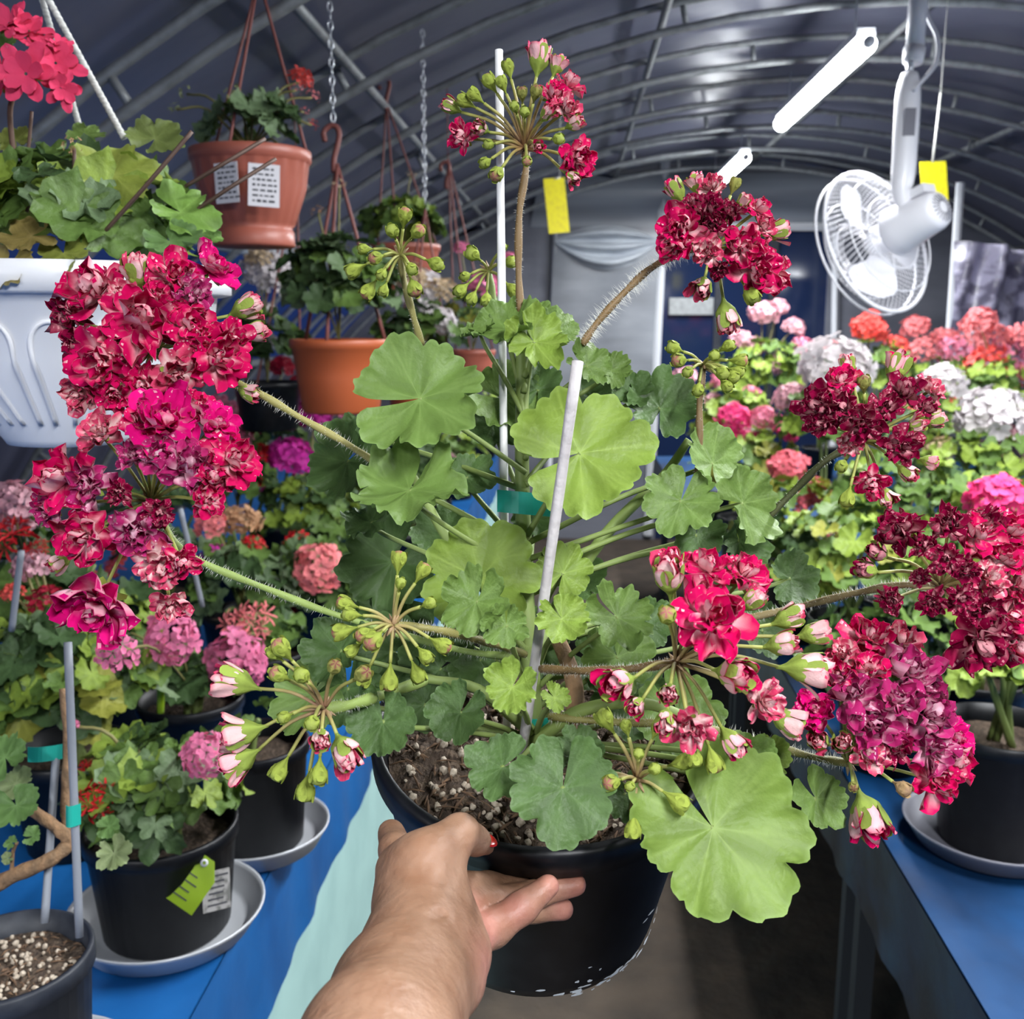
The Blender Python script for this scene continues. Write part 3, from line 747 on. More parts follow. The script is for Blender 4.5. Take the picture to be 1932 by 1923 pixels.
umbel((1345, 470, .600), 125, [(1098, 650, .60), (1130, 605, .60), (1180, 550, .60), (1230, 505, .60), (1290, 475, .60), (1345, 468, .60)],
 [(1285, 432, 50, 'cr'), (1270, 462, 38, 'cr'), (1338, 398, 36, 'wn'), (1275, 358, 32, 'ocr'), (1312, 345, 28, 'ocr'), (1342, 355, 30, 'pl'), (1380, 400, 26, 'wn'),
  (1385, 352, 22, 'w'), (1402, 380, 22, 'opl'), (1430, 396, 30, 'cr'), (1440, 428, 26, 'pl'), (1466, 436, 34, 'opl'), (1400, 468, 46, 'cr'), (1428, 508, 52, 'cr'),
  (1460, 525, 38, 'cr'), (1336, 476, 30, 'pl', 0.9), (1325, 542, 34, 'opl'), (1372, 600, 42, 'opl'), (1414, 552, 30, 'g'), (1355, 508, 20, 'wn'), (1310, 385, 26, 'wn'), (1345, 425, 30, 'wn')],
 hairs=1100, hl=0.0062, stalk_col=BROWN * 0.9, label='crimson and wine flower head on a hairy arching stalk')
umbel((285, 665, .585), 195, [(735, 890, .60), (650, 835, .595), (560, 785, .59), (480, 738, .585), (380, 695, .585), (290, 668, .585)],
 [(180, 552, 66, 'cr'), (272, 602, 72, 'cr'), (358, 612, 50, 'cr'), (330, 520, 54, 'cr'), (402, 505, 50, 'hp'), (258, 512, 46, 'opl'), (192, 688, 66, 'cr'),
  (132, 598, 46, 'wn'), (412, 672, 62, 'cr'), (332, 708, 50, 'pl'), (268, 725, 42, 'cr'), (466, 580, 42, 'opl'), (482, 626, 36, 'opl'), (368, 555, 40, 'fd'),
  (150, 742, 42, 'pl'), (440, 638, 40, 'cr'), (470, 742, 30, 'opl'), (225, 640, 40, 'pl'), (150, 650, 40, 'wn'), (228, 560, 38, 'pl'), (385, 640, 34, 'cr'), (300, 560, 34, 'cr'), (215, 745, 36, 'cr')],
 hairs=500, hl=0.0035, stalk_col=OLIVE * 1.25, label='large full head of crimson florets with pale pink petal backs')
umbel((285, 945, .560), 225, [(980, 1240, .60), (860, 1225, .61), (640, 1162, .60), (500, 1110, .585), (400, 1070, .572), (335, 1030, .565), (290, 950, .56)],
 [(312, 798, 72, 'hp'), (188, 815, 46, 'pl'), (118, 905, 66, 'cr'), (165, 918, 44, 'fd'), (298, 862, 46, 'fd'), (352, 880, 56, 'fd'), (442, 868, 56, 'cr'),
  (160, 1012, 62, 'cr'), (256, 1002, 52, 'fd'), (300, 968, 28, 'wn'), (392, 945, 36, 'cr'), (302, 1068, 46, 'pl'), (182, 1142, 80, 'hp'), (342, 1058, 34, 'cr'),
  (322, 1142, 38, 'pl'), (408, 800, 44, 'hp'), (372, 768, 40, 'cr'), (90, 960, 40, 'fd'), (250, 860, 30, 'fd'), (225, 930, 26, 'wn'), (112, 1062, 30, 'opl'), (270, 800, 40, 'cr'), (400, 900, 40, 'cr')],
 hairs=700, hl=0.003, stalk_col=GREEN * 1.25, label='broad head of crimson and faded purple florets on a long green stalk')
umbel((742, 1180, .520), 105, [(990, 1235, .585), (940, 1218, .56), (880, 1202, .54), (820, 1188, .525), (744, 1180, .52)],
 [(752, 1062, 30, 'b'), (795, 1082, 28, 'b'), (755, 1105, 20, 'g'), (656, 1140, 28, 'b'), (665, 1160, 26, 'g'), (650, 1190, 32, 'b'), (690, 1195, 28, 'b'), (708, 1205, 34, 'b'),
  (735, 1278, 34, 'b'), (786, 1268, 30, 'g'), (800, 1235, 26, 'g'), (830, 1215, 30, 'b'), (806, 1140, 22, 'g'), (690, 1275, 28, 'b'), (668, 1225, 24, 'g')],
 ped=np.array((0.30, 0.20, 0.10)), hairs=420, hl=0.003, label='spreading cluster of plump closed green buds')
umbel((612, 1338, .505), 165, [(800, 1285, .56), (720, 1312, .53), (660, 1330, .512), (614, 1338, .505)],
 [(440, 1285, 54, 'opl'), (452, 1385, 52, 'opl'), (448, 1440, 50, 'ocr'), (652, 1420, 50, 'opl', 0.5), (535, 1228, 34, 'b'), (530, 1275, 30, 'b'), (572, 1278, 28, 'g'), (630, 1262, 26, 'w'),
  (540, 1352, 22, 'g'), (590, 1362, 26, 'g', 0.9), (605, 1395, 34, 'opl', 0.7), (530, 1450, 32, 'g'), (578, 1485, 36, 'g'), (602, 1455, 34, 'g'), (680, 1275, 30, 'w'), (520, 1235, 26, 'g')],
 ped=np.array((0.27, 0.13, 0.09)), stalk_col=GREEN * 1.2, hairs=260, hl=0.0022, sr=0.003, label='loose cluster of large green buds showing pink petals')
umbel((1275, 1250, .500), 215, [(1020, 1262, .55), (1100, 1266, .53), (1190, 1262, .51), (1275, 1250, .50)],
 [(1262, 1085, 52, 'opl'), (1335, 1072, 46, 'cr'), (1405, 1085, 54, 'cr'), (1345, 1165, 76, 'cr'), (1420, 1132, 36, 'opl'), (1490, 1165, 42, 'opl'), (1478, 1215, 42, 'opl'),
  (1165, 1290, 52, 'ocr'), (1388, 1272, 54, 'ocr'), (1440, 1320, 46, 'pl'), (1488, 1362, 46, 'opl'), (1300, 1372, 44, 'pl'), (1255, 1362, 36, 'opl'), (1382, 1402, 40, 'ocr'),
  (1345, 1432, 34, 'b'), (1525, 1262, 58, 'opl'), (1538, 1195, 40, 'opl'), (1200, 1332, 30, 'ocr'), (1260, 1165, 32, 'b'), (1262, 1308, 32, 'opl', 0.8), (1310, 1425, 28, 'g'), (1270, 1060, 36, 'ocr')],
 ped=np.array((0.26, 0.16, 0.08)), stalk_col=BROWN * 0.8, hairs=700, hl=0.0022, label='half open head of crimson and cream florets with green buds')
umbel((1600, 1440, .560), 225, [(1035, 1352, .575), (1150, 1362, .565), (1290, 1368, .56), (1420, 1395, .56), (1520, 1425, .56), (1600, 1440, .56)],
 [(1640, 1205, 58, 'cr'), (1702, 1210, 44, 'pl'), (1718, 1272, 62, 'fd'), (1612, 1312, 50, 'fd'), (1540, 1342, 40, 'hp'), (1652, 1372, 54, 'fd'), (1752, 1350, 58, 'fd'),
  (1762, 1412, 50, 'fd'), (1800, 1440, 46, 'cr'), (1768, 1472, 54, 'cr'), (1590, 1402, 34, 'opl'), (1640, 1422, 34, 'pl'), (1545, 1398, 34, 'opl'), (1640, 1545, 62, 'ocr', 0.4),
  (1610, 1482, 18, 'w'), (1700, 1485, 26, 'd'), (1692, 1322, 46, 'fd'), (1640, 1262, 40, 'cr'), (1580, 1275, 34, 'cr'), (1745, 1300, 46, 'fd'), (1590, 1235, 36, 'pl'), (1800, 1390, 40, 'hp'), (1690, 1410, 34, 'wn')],
 hairs=800, hl=0.004, stalk_col=OLIVE, label='heavy drooping head of crimson and faded purple florets')
umbel((1775, 1108, .570), 180, [(1400, 1170, .64), (1520, 1142, .62), (1620, 1118, .60), (1700, 1104, .58), (1775, 1108, .57)],
 [(1700, 1002, 46, 'wn'), (1790, 990, 40, 'wn'), (1842, 1010, 44, 'cr'), (1900, 1000, 52, 'cr'), (1655, 1042, 32, 'ow' + 'n'), (1635, 1075, 32, 'own'), (1746, 1030, 26, 'wn'), (1785, 1056, 30, 'wn', 0.9),
  (1822, 1076, 28, 'wn', 0.9), (1680, 1132, 26, 'wn'), (1758, 1138, 28, 'wn', 0.9), (1816, 1130, 28, 'wn', 0.9), (1735, 1090, 18, 'wn'), (1892, 1050, 48, 'cr'), (1925, 1102, 52, 'cr'),
  (1855, 1145, 40, 'wn'), (1905, 1160, 52, 'cr'), (1850, 1212, 62, 'wn'), (1912, 1212, 54, 'cr'), (1870, 1090, 36, 'pl'), (1945, 1040, 50, 'cr'), (1860, 985, 36, 'wn')],
 ped=np.array((0.30, 0.22, 0.12)), stalk_col=np.array((0.22, 0.17, 0.08)), hairs=520, hl=0.0035, label='spiky head of dark wine red withering florets')
umbel((1630, 832, .590), 140, [(1440, 985, .62), (1500, 925, .61), (1560, 868, .595), (1630, 832, .59)],
 [(1545, 768, 46, 'wn'), (1590, 772, 36, 'wn'), (1588, 718, 38, 'cr'), (1600, 688, 28, 'opl'), (1630, 726, 24, 'w'), (1694, 692, 42, 'ocr'), (1705, 738, 38, 'wn'), (1756, 735, 32, 'pl'),
  (1672, 768, 32, 'wn'), (1628, 800, 38, 'wn', 0.8), (1605, 838, 26, 'pl'), (1702, 842, 38, 'wn'), (1756, 872, 24, 'ocr'), (1645, 908, 34, 'cr', 0.4), (1672, 938, 28, 'opl', 0.4),
  (1600, 936, 28, 'g'), (1590, 876, 22, 'g'), (1712, 892, 28, 'opl'), (1762, 792, 30, 'opl'), (1730, 802, 28, 'opl'), (1550, 800, 30, 'wn'), (1745, 770, 26, 'wn')],
 hairs=200, hl=0.0015, stalk_col=np.array((0.075, 0.085, 0.03)), label='airy head of small dark crimson half closed florets')
umbel((1326, 690, .610), 85, [(1310, 960, .62), (1318, 860, .612), (1320, 760, .61), (1326, 690, .61)],
 [(1275, 658, 24, 'g'), (1285, 680, 26, 'b'), (1370, 655, 22, 'g'), (1392, 680, 24, 'b'), (1360, 702, 24, 'g'), (1378, 708, 24, 'g'), (1388, 700, 22, 'g'), (1318, 732, 22, 'g'), (1345, 672, 20, 'g'), (1300, 700, 20, 'g'), (1368, 725, 22, 'g')],
 stalk_col=BROWN * 0.7, hairs=160, hl=0.0016, label='small drooping cluster of closed green buds on a dark upright stalk')
umbel((755, 482, .610), 90, [(795, 650, .62), (778, 590, .612), (762, 530, .61), (755, 482, .61)],
 [(763, 412, 26, 'b'), (742, 440, 24, 'g'), (785, 440, 26, 'b'), (712, 485, 24, 'b'), (672, 508, 28, 'g'), (698, 545, 28, 'b'), (780, 540, 28, 'b'), (818, 496, 26, 'g'), (775, 505, 22, 'g'), (722, 515, 20, 'g'), (690, 470, 20, 'g'), (725, 545, 20, 'g')],
 stalk_col=OLIVE * 0.95, hairs=120, hl=0.0014, label='starry cluster of closed green buds on a slender stalk beside the white stake')
umbel((922, 512, .640), 75, [(940, 600, .64), (930, 560, .64), (922, 512, .64)],
 [(895, 482, 26, 'g'), (872, 545, 24, 'g'), (892, 560, 22, 'g'), (918, 562, 22, 'g'), (960, 495, 22, 'g'), (966, 545, 26, 'g'), (880, 520, 18, 'g'), (945, 470, 18, 'g')],
 stalk_col=GREEN, hairs=60, hl=0.0014)
umbel((1202, 1472, .495), 95, [(1190, 1560, .56), (1196, 1510, .52), (1202, 1472, .495)],
 [(1145, 1362, 34, 'g'), (1182, 1375, 22, 'g'), (1238, 1378, 24, 'g'), (1105, 1462, 26, 'g'), (1112, 1480, 28, 'g'), (1158, 1475, 30, 'b', 0.7), (1195, 1558, 32, 'g'), (1275, 1510, 36, 'g'), (1282, 1440, 30, 'g'), (1205, 1425, 20, 'g', 0.8), (1190, 1482, 18, 'g'), (1232, 1452, 22, 'g')],
 ped=np.array((0.33, 0.19, 0.11)), hairs=0, label='small young cluster of slim green buds over the soil')

# stakes and tape ties
def stake(name, pts, r0, r1, m, label, group=None):
    s = [P(*p) for p in pts]
    n = 10; q = [s[0].lerp(s[1], i / n) for i in range(n + 1)]
    o = put(name, MB().add(*tube(q, [r0 + (r1 - r0) * i / n + 0.00012 * math.sin(i * 2.3) for i in range(n + 1)], 12)).mesh(name, M[m]))
    return tag(o, label, 'plant stake', group)
stake('plant_stake', ((1090, 682, .500), (985, 1420, .585)), 0.0029, 0.0029, 'stake', 'thick grey white painted stake leaning in front of the round leaves of the held plant')
stake('plant_stake', ((941, 95, .615), (957, 1400, .622)), 0.0025, 0.0025, 'whitestake', 'tall thin white stake standing behind the leaves of the held plant')
def tape(name, a, b, d, hw, label):
    pa, pb = P(*a, d), P(*b, d + 0.004); up = UPV * hw * d / F
    n = 8; v = []
    for i in range(n + 1):
        p = pa.lerp(pb, i / n) - FWD * 0.006 * math.sin(math.pi * i / n); v += [p - up, p + up, p + up + FWD * 0.0008, p - up + FWD * 0.0008]
    f = []
    for i in range(n):
        k = 4 * i
        for j in range(4): f.append((k + j, k + (j + 1) % 4, k + 4 + (j + 1) % 4, k + 4 + j))
    f += [(3, 2, 1, 0), (4 * n, 4 * n + 1, 4 * n + 2, 4 * n + 3)]
    return tag(put(name, mesh(name, v, f, M['teal'], None, False)), label, 'tape tie')
tape('tape_tie', (938, 945), (1045, 955), 0.603, 21, 'teal tape tie around the stem and white stake of the held plant')
tape('tape_tie', (985, 1368), (1050, 1362), 0.592, 12, 'teal tape tie low on the stem just above the soil of the held plant')

# ------------------------------------------------------------------ the hand (smooth blended volumes, one continuous surface)
def cap_sdf(G, a, b, ra, rb):
    a = np.array(a); b = np.array(b); ab = b - a
    t = np.clip(((G - a) @ ab) / (ab @ ab + 1e-12), 0, 1)
    q = G - a - t[..., None] * ab
    return np.sqrt((q ** 2).sum(-1)) - (ra + (rb - ra) * t)
def smin(a, b, k):
    h = np.clip(0.5 + 0.5 * (b - a) / k, 0, 1)
    return b * (1 - h) + a * h - k * h * (1 - h)
def surface_nets(S, o, h):
    nx, ny, nz = S.shape; ins = S < 0
    idx = -np.ones((nx - 1, ny - 1, nz - 1), dtype=np.int64)
    cnt = np.zeros(idx.shape, int); acc = np.zeros(idx.shape + (3,)); wt = np.zeros(idx.shape)
    corners = [(i, j, k) for i in (0, 1) for j in (0, 1) for k in (0, 1)]
    def sl(i, j, k): return S[i:nx - 1 + i, j:ny - 1 + j, k:nz - 1 + k]
    for c in corners:
        for ax in range(3):
            if c[ax] == 0:
                c2 = list(c); c2[ax] = 1
                A, B = sl(*c), sl(*c2); cr = (A < 0) != (B < 0)
                t = np.where(cr, A / (A - B + 1e-20), 0)
                for m in range(3): acc[..., m] += np.where(cr, c[m] + (t if m == ax else 0), 0)
                wt += cr
    act = wt > 0; idx[act] = np.arange(act.sum())
    pos = np.argwhere(act) + acc[act] / wt[act][:, None]
    V = np.array(o) + pos * h; Fc = []
    for ax in range(3):
        a1, a2 = (ax + 1) % 3, (ax + 2) % 3
        A = [slice(1, -1)] * 3; A[ax] = slice(0, -1); B = [slice(1, -1)] * 3; B[ax] = slice(1, None)
        ia, ib = ins[tuple(A)], ins[tuple(B)]
        cr = np.argwhere(ia != ib); 
        if not len(cr): continue
        off = np.ones(3, int); off[ax] = 0; cr0 = cr + off
        def g(d1, d2):
            q = cr0.copy(); q[:, a1] += d1; q[:, a2] += d2; return idx[q[:, 0], q[:, 1], q[:, 2]]
        quad = np.stack([g(-1, -1), g(0, -1), g(0, 0), g(-1, 0)], 1)
        fl = ~ia[tuple(cr.T)]
        quad[fl] = quad[fl][:, ::-1]; Fc.append(quad)
    return V, np.concatenate(Fc)
def hp(px, py, d, r): return (P(px, py, d), r * d / F)
BODY = [[hp(640, 2200, .33, 190), hp(712, 1990, .385, 152), hp(756, 1880, .43, 128), hp(792, 1785, .462, 104), hp(800, 1700, .484, 84), hp(798, 1650, .490, 72)],
        [hp(770, 1690, .490, 58), hp(752, 1640, .500, 42)],
        [hp(850, 1850, .452, 66), hp(868, 1800, .470, 54), hp(878, 1750, .488, 38)],
        [hp(800, 1700, .482, 70), hp(806, 1626, .490, 46), hp(840, 1597, .498, 37), hp(868, 1573, .506, 34), hp(896, 1586, .515, 25), hp(917, 1597, .523, 17)]]
FING = [[hp(765, 1655, .505, 40), hp(748, 1605, .525, 32), hp(738, 1572, .545, 26)],
        [hp(875, 1775, .495, 44), hp(930, 1752, .512, 34), hp(985, 1713, .520, 29), hp(1034, 1672, .527, 22)],
        [hp(860, 1712, .510, 40), hp(925, 1700, .53, 28), hp(1010, 1688, .540, 25), hp(1086, 1670, .546, 21)],
        [hp(870, 1740, .512, 40), hp(940, 1728, .534, 27), hp(1010, 1715, .546, 24), hp(1062, 1716, .552, 21)],
        [hp(850, 1675, .515, 34), hp(920, 1668, .538, 22), hp(985, 1672, .548, 20)]]
allp = [p for ch in BODY + FING for p, r in ch if True]
lo = np.min([np.array(p) for p in allp], 0) - 0.035; hi = np.max([np.array(p) for p in allp], 0) + 0.03
h = 0.0017
dims = np.ceil((hi - lo) / h).astype(int)
gx = [lo[i] + h * np.arange(dims[i]) for i in range(3)]
G = np.stack(np.meshgrid(*gx, indexing='ij'), -1)
def chain(ch, k=0.006):
    s = None
    for (a, ra), (b, rb) in zip(ch, ch[1:]):
        d = cap_sdf(G, a, b, ra, rb); s = d if s is None else smin(s, d, k)
    return s
body = None
for ch in BODY:
    d = chain(ch); body = d if body is None else smin(body, d, 0.011)
res = None
for i, ch in enumerate(FING):
    q = smin(body, chain(ch, 0.004), 0.007); res = q if res is None else np.minimum(res, q)
# creases: thin grooves pressed into the skin
def groove(pts, depth_, w):
    global res
    for a, b in zip(pts, pts[1:]):
        d = cap_sdf(G, P(*a), P(*b), 0, 0); res = res + depth_ * np.exp(-(d / w) ** 2)
groove([(893, 1690, .500), (915, 1728, .492), (926, 1795, .478)], 0.0026, 0.0028)
groove([(872, 1632, .478), (858, 1622, .476)], 0.0022, 0.0026)
groove([(805, 1712, .440), (845, 1735, .452), (872, 1742, .468)], 0.0022, 0.0018)
groove([(812, 1728, .440), (840, 1748, .448), (868, 1760, .462)], 0.0014, 0.0016)
groove([(840, 1545, .490), (862, 1552, .489)], 0.0012, 0.0014); groove([(848, 1558, .487), (872, 1560, .487)], 0.0012, 0.0014)
groove([(955, 1745, .500), (975, 1722, .503)], 0.0012, 0.0020)
groove([(1005, 1706, .505), (1020, 1688, .508)], 0.0010, 0.0020)
HV, HF = surface_nets(res, lo, h)
del G
# cut away far below the frame: keep all. smooth once
nb = [[] for _ in range(len(HV))]
for q in HF:
    for a, b in zip(q, np.roll(q, -1)): nb[a].append(b)
for _ in range(2):
    HV = np.array([0.5 * HV[i] + 0.5 * HV[nb[i]].mean(0) if nb[i] else HV[i] for i in range(len(HV))])
# skin colour: pinker on palm, fingertips and thumb base
sk = np.array((0.30, 0.168, 0.105)); pk = np.array((0.42, 0.175, 0.135)); tan = np.array((0.21, 0.112, 0.066))
def near(p, r): return np.exp(-(((HV - np.array(p)) ** 2).sum(1)) / r ** 2)[:, None]
wp_ = np.clip(sum(near(P(*p), r) for p, r in (((905, 1720, .50), .012), ((1040, 1668, .527), .010), ((1088, 1668, .545), .011), ((885, 1830, .455), .013), ((1062, 1716, .55), .010), ((975, 1715, .515), .010), ((905, 1780, .49), .012))), 0, 0.85)
tt = np.clip(sum(near(P(*p), r) for p, r in (((640, 1880, .41), .035), ((735, 1590, .53), .016), ((700, 1720, .47), .018))), 0, 0.8)
hc = sk * (1 - wp_) + pk * wp_; hc = hc * (1 - tt) + tan * tt
M['skin'] = mat('skin', (1, 1, 1), 0.5, attr=True, sss=0.10, bump=(190, 0.55, 0.0016), noise=(55, (0.80, 0.72, 0.66), 0.40, 0.68))
hand = root('person', P(640, 2200, .33), 'bare hand and forearm gripping the black pot, thumb with a red nail over the rim', 'person')
put('body', mesh('body', HV, HF, M['skin'], hc), hand)
nv, nf = lathe([(0.0, 0.12), (0.35, 0.11), (0.7, 0.07), (0.95, 0.0), (1.0, -0.06)], 14)
nf = [q for q in nf if len(q) == 4]
Mn = frame(P(922, 1584, .517), camdir(0.62, 0.70, 0.35), camdir(0.55, -0.55, -0.6)) @ Matrix.Diagonal((0.0042, 0.0062, 0.005, 1))
put('thumb_nail', mesh('thumb_nail', nv, nf, mat('red_nail', (0.62, 0.012, 0.010), 0.2, coat=0.6)), hand, Mn)['label'] = 'glossy red painted thumb nail'
# ------------------------------------------------------------------ shared background plant pieces
BL = [leaf_mesh('bg_leaf', 2000 + i, nr=3, na=35, nl=7 if i % 2 else 5, lob=0.22, scal=0.08, cup=0.22, ruff=0.10, gap=0.2, base=(1, 1, 1), edge=0.0) for i in range(5)]
SL = [leaf_mesh('bg_leaf', 2050 + i, nr=4, na=35, nl=5, lob=0.52, scal=0.10, cup=0.14, ruff=0.10, gap=0.35, base=(1, 1, 1), edge=0.0) for i in range(3)]
def lmat(name, c): return mat(name, c, 0.5, attr=True, transl=0.2, spec=0.3, bump=(6, 0.5, 0.004))
LM = {'mid': lmat('leaf_mid', (0.095, 0.165, 0.035)), 'light': lmat('leaf_light', (0.20, 0.285, 0.04)), 'dark': lmat('leaf_dark', (0.045, 0.085, 0.028)),
      'yel': lmat('leaf_yellow', (0.24, 0.25, 0.04)), 'grey': lmat('leaf_greygreen', (0.14, 0.21, 0.10)), 'brown': lmat('leaf_brown', (0.25, 0.15, 0.06)), 'pale': lmat('leaf_variegated', (0.55, 0.60, 0.42))}
def fmat(name, c): return mat(name, c, 0.6, attr=True, transl=0.2, spec=0.25)
FM = {'white': fmat('flower_white', (0.76, 0.70, 0.71)), 'blush': fmat('flower_blush', (0.74, 0.40, 0.46)), 'pink': fmat('flower_pink', (0.80, 0.24, 0.36)),
      'mauve': fmat('flower_mauve', (0.80, 0.21, 0.38)), 'magenta': fmat('flower_magenta', (0.62, 0.03, 0.36)), 'hot': fmat('flower_hot_pink', (0.80, 0.05, 0.22)),
      'salmon': fmat('flower_salmon', (0.84, 0.23, 0.24)), 'coral': fmat('flower_coral', (0.82, 0.10, 0.085)), 'red': fmat('flower_red', (0.55, 0.012, 0.02)),
      'crim': fmat('flower_crimson', (0.34, 0.008, 0.03)), 'tan': fmat('flower_tan', (0.50, 0.28, 0.15)), 'rose': fmat('flower_rose', (0.78, 0.16, 0.20)), 'cream': fmat('flower_cream', (0.66, 0.50, 0.32)),
      'bud': fmat('flower_bud', (0.30, 0.34, 0.10))}
def ball_mesh(seed, nfl, npet, pw, pl, seg=1, hemi=-0.45):
    r = random.Random(seed); mb = MB()
    for k in range(nfl):
        z = 1 - (1 - hemi) * (k + 0.5) / nfl; a = k * 2.39996 + r.uniform(-0.2, 0.2); q = math.sqrt(max(0, 1 - z * z))
        n = Vector((q * math.cos(a), q * math.sin(a), z)).normalized(); c = n * r.uniform(0.66, 0.86)
        Mx = frame(c, (n + Vector((r.gauss(0, .2), r.gauss(0, .2), r.gauss(0, .2)))), Vector((r.gauss(0, 1), r.gauss(0, 1), 1)))
        for p in range(npet):
            b = 2 * math.pi * p / npet + r.uniform(-0.15, 0.15); t = r.uniform(0.1, 0.7); sh = r.uniform(0.75, 1.15); l = pl * r.uniform(0.8, 1.2)
            d = Vector((math.cos(b), math.sin(b), 0)); s = Vector((-math.sin(b), math.cos(b), 0)); up = Vector((0, 0, 1))
            pts = [d * 0.03, d * l * 0.6 + s * pw * 0.5 + up * l * t * 0.5, d * l * 0.95 + s * pw * 0.3 + up * l * t * 0.55, d * l + up * l * t * 0.42,
                   d * l * 0.95 - s * pw * 0.3 + up * l * t * 0.55, d * l * 0.6 - s * pw * 0.5 + up * l * t * 0.5, d * l * 0.6 + up * l * t * 0.28]
            e = [(sh * 0.72,) * 3] + [(sh,) * 3] * 5 + [(sh * 0.85,) * 3]
            mb.add([Mx @ x for x in pts], [(0, 6, 1), (1, 6, 3, 2), (6, 5, 4, 3), (0, 5, 6)], e)
    return mb.mesh('flower_head', M['petal'])
BALL = [ball_mesh(40 + i, 30, 6, 0.26, 0.36) for i in range(3)]
LOOSE = [ball_mesh(50 + i, 14, 5, 0.30, 0.48, hemi=-0.2) for i in range(3)]
STAR = [ball_mesh(60 + i, 9, 7, 0.14, 0.75, hemi=-0.1) for i in range(2)]
BUDS = [ball_mesh(70 + i, 9, 5, 0.14, 0.22, hemi=-0.3) for i in range(2)]
def pot_prof(rt, rb, hh):
    return [(0.0, 0.0), (rb - 0.003, 0), (rb, 0.004), (rt - 0.004, hh - 0.02), (rt, hh - 0.018), (rt, hh - 0.002), (rt - 0.002, hh), (rt - 0.005, hh), (rt - 0.008, hh - 0.03), (rt - 0.012, hh - 0.05)]
POTS = {}
def pot_mesh(rt, rb, hh, m):
    k = (rt, rb, hh, m)
    if k not in POTS:
        v, f = lathe(pot_prof(rt, rb, hh), 40); POTS[k] = mesh('pot', v, [q for q in f if len(q) == 4], M[m])
    return POTS[k]
SOILS = {}
def bg_soil(R):
    if R not in SOILS: SOILS[R] = soil_mesh('soil', R, 0.003, 9, 28, 8)
    return SOILS[R]
def saucer(c, R, m, label):
    v, f = lathe([(0, 0), (R * 0.80, 0), (R * 0.86, 0.004), (R * 0.97, 0.026), (R, 0.030), (R * 1.0, 0.033), (R * 0.985, 0.033), (R * 0.955, 0.029), (R * 0.84, 0.008), (R * 0.78, 0.005), (0, 0.005)], 48)
    return tag(put('pot_saucer', mesh('pot_saucer', v, [q for q in f if len(q) == 4], M[m]), None, Matrix.Translation(Vector(c) + Vector((0, 0, 0.001)))), label, 'saucer')

def head(r, center, px, py, rp, colr, kind, base, d=None, stem=True, sc=OLIVE):
    d = d if d is not None else depth(center) + RND.uniform(-0.04, 0.04)
    p = P(px, py, d); R = rp * d / F
    dr = (p - base).normalized(); dr = (dr + Vector((0, -0.35, 0.25))).normalized()
    me = {'ball': BALL, 'loose': LOOSE, 'star': STAR, 'buds': BUDS}[kind]
    o = put('flower_head', me[RND.randrange(len(me))], r, frame(p, dr, Vector((RND.gauss(0, 1), RND.gauss(0, 1), RND.gauss(0, 1)))) @ Matrix.Diagonal((R, R, R * 0.85, 1)), FM[colr])
    if stem:
        s = spline([base, base.lerp(p, 0.55) + Vector((0, 0, 0.03)), p - dr * R * 0.2], 4)
        put('flower_stalk', MB().add(*tube(s, 0.0022, 5), np.array(sc) * 0.8).mesh('flower_stalk', M['stem']), o)
    return o

def crown(r, c, rx, rz, n, lr, mats, seed, up=0.5, leaves=BL, front=True, lo=-0.25):
    q = random.Random(seed)
    for k in range(n):
        z = lo + (1 - lo) * q.random(); a = q.uniform(0, 6.28); s = math.sqrt(max(0, 1 - z * z)); w = q.uniform(0.65, 1.0)
        if front and math.sin(a) > 0.5 and q.random() < 0.5: a = -a      # most leaves on the visible side
        n_ = Vector((s * math.cos(a), s * math.sin(a), z))
        p = Vector(c) + Vector((n_.x * rx * w, n_.y * rx * w, n_.z * rz * w))
        nn = (n_ * 0.8 + Vector((q.gauss(0, .25), q.gauss(0, .25), up))).normalized()
        td = Vector((n_.x, n_.y, -0.3)) + Vector((q.gauss(0, .3), q.gauss(0, .3), q.gauss(0, .3)))
        put('leaf', q.choice(leaves), r, frame(p, nn, td) @ Matrix.Scale(lr * q.uniform(0.7, 1.2), 4), LM[q.choice(mats)])

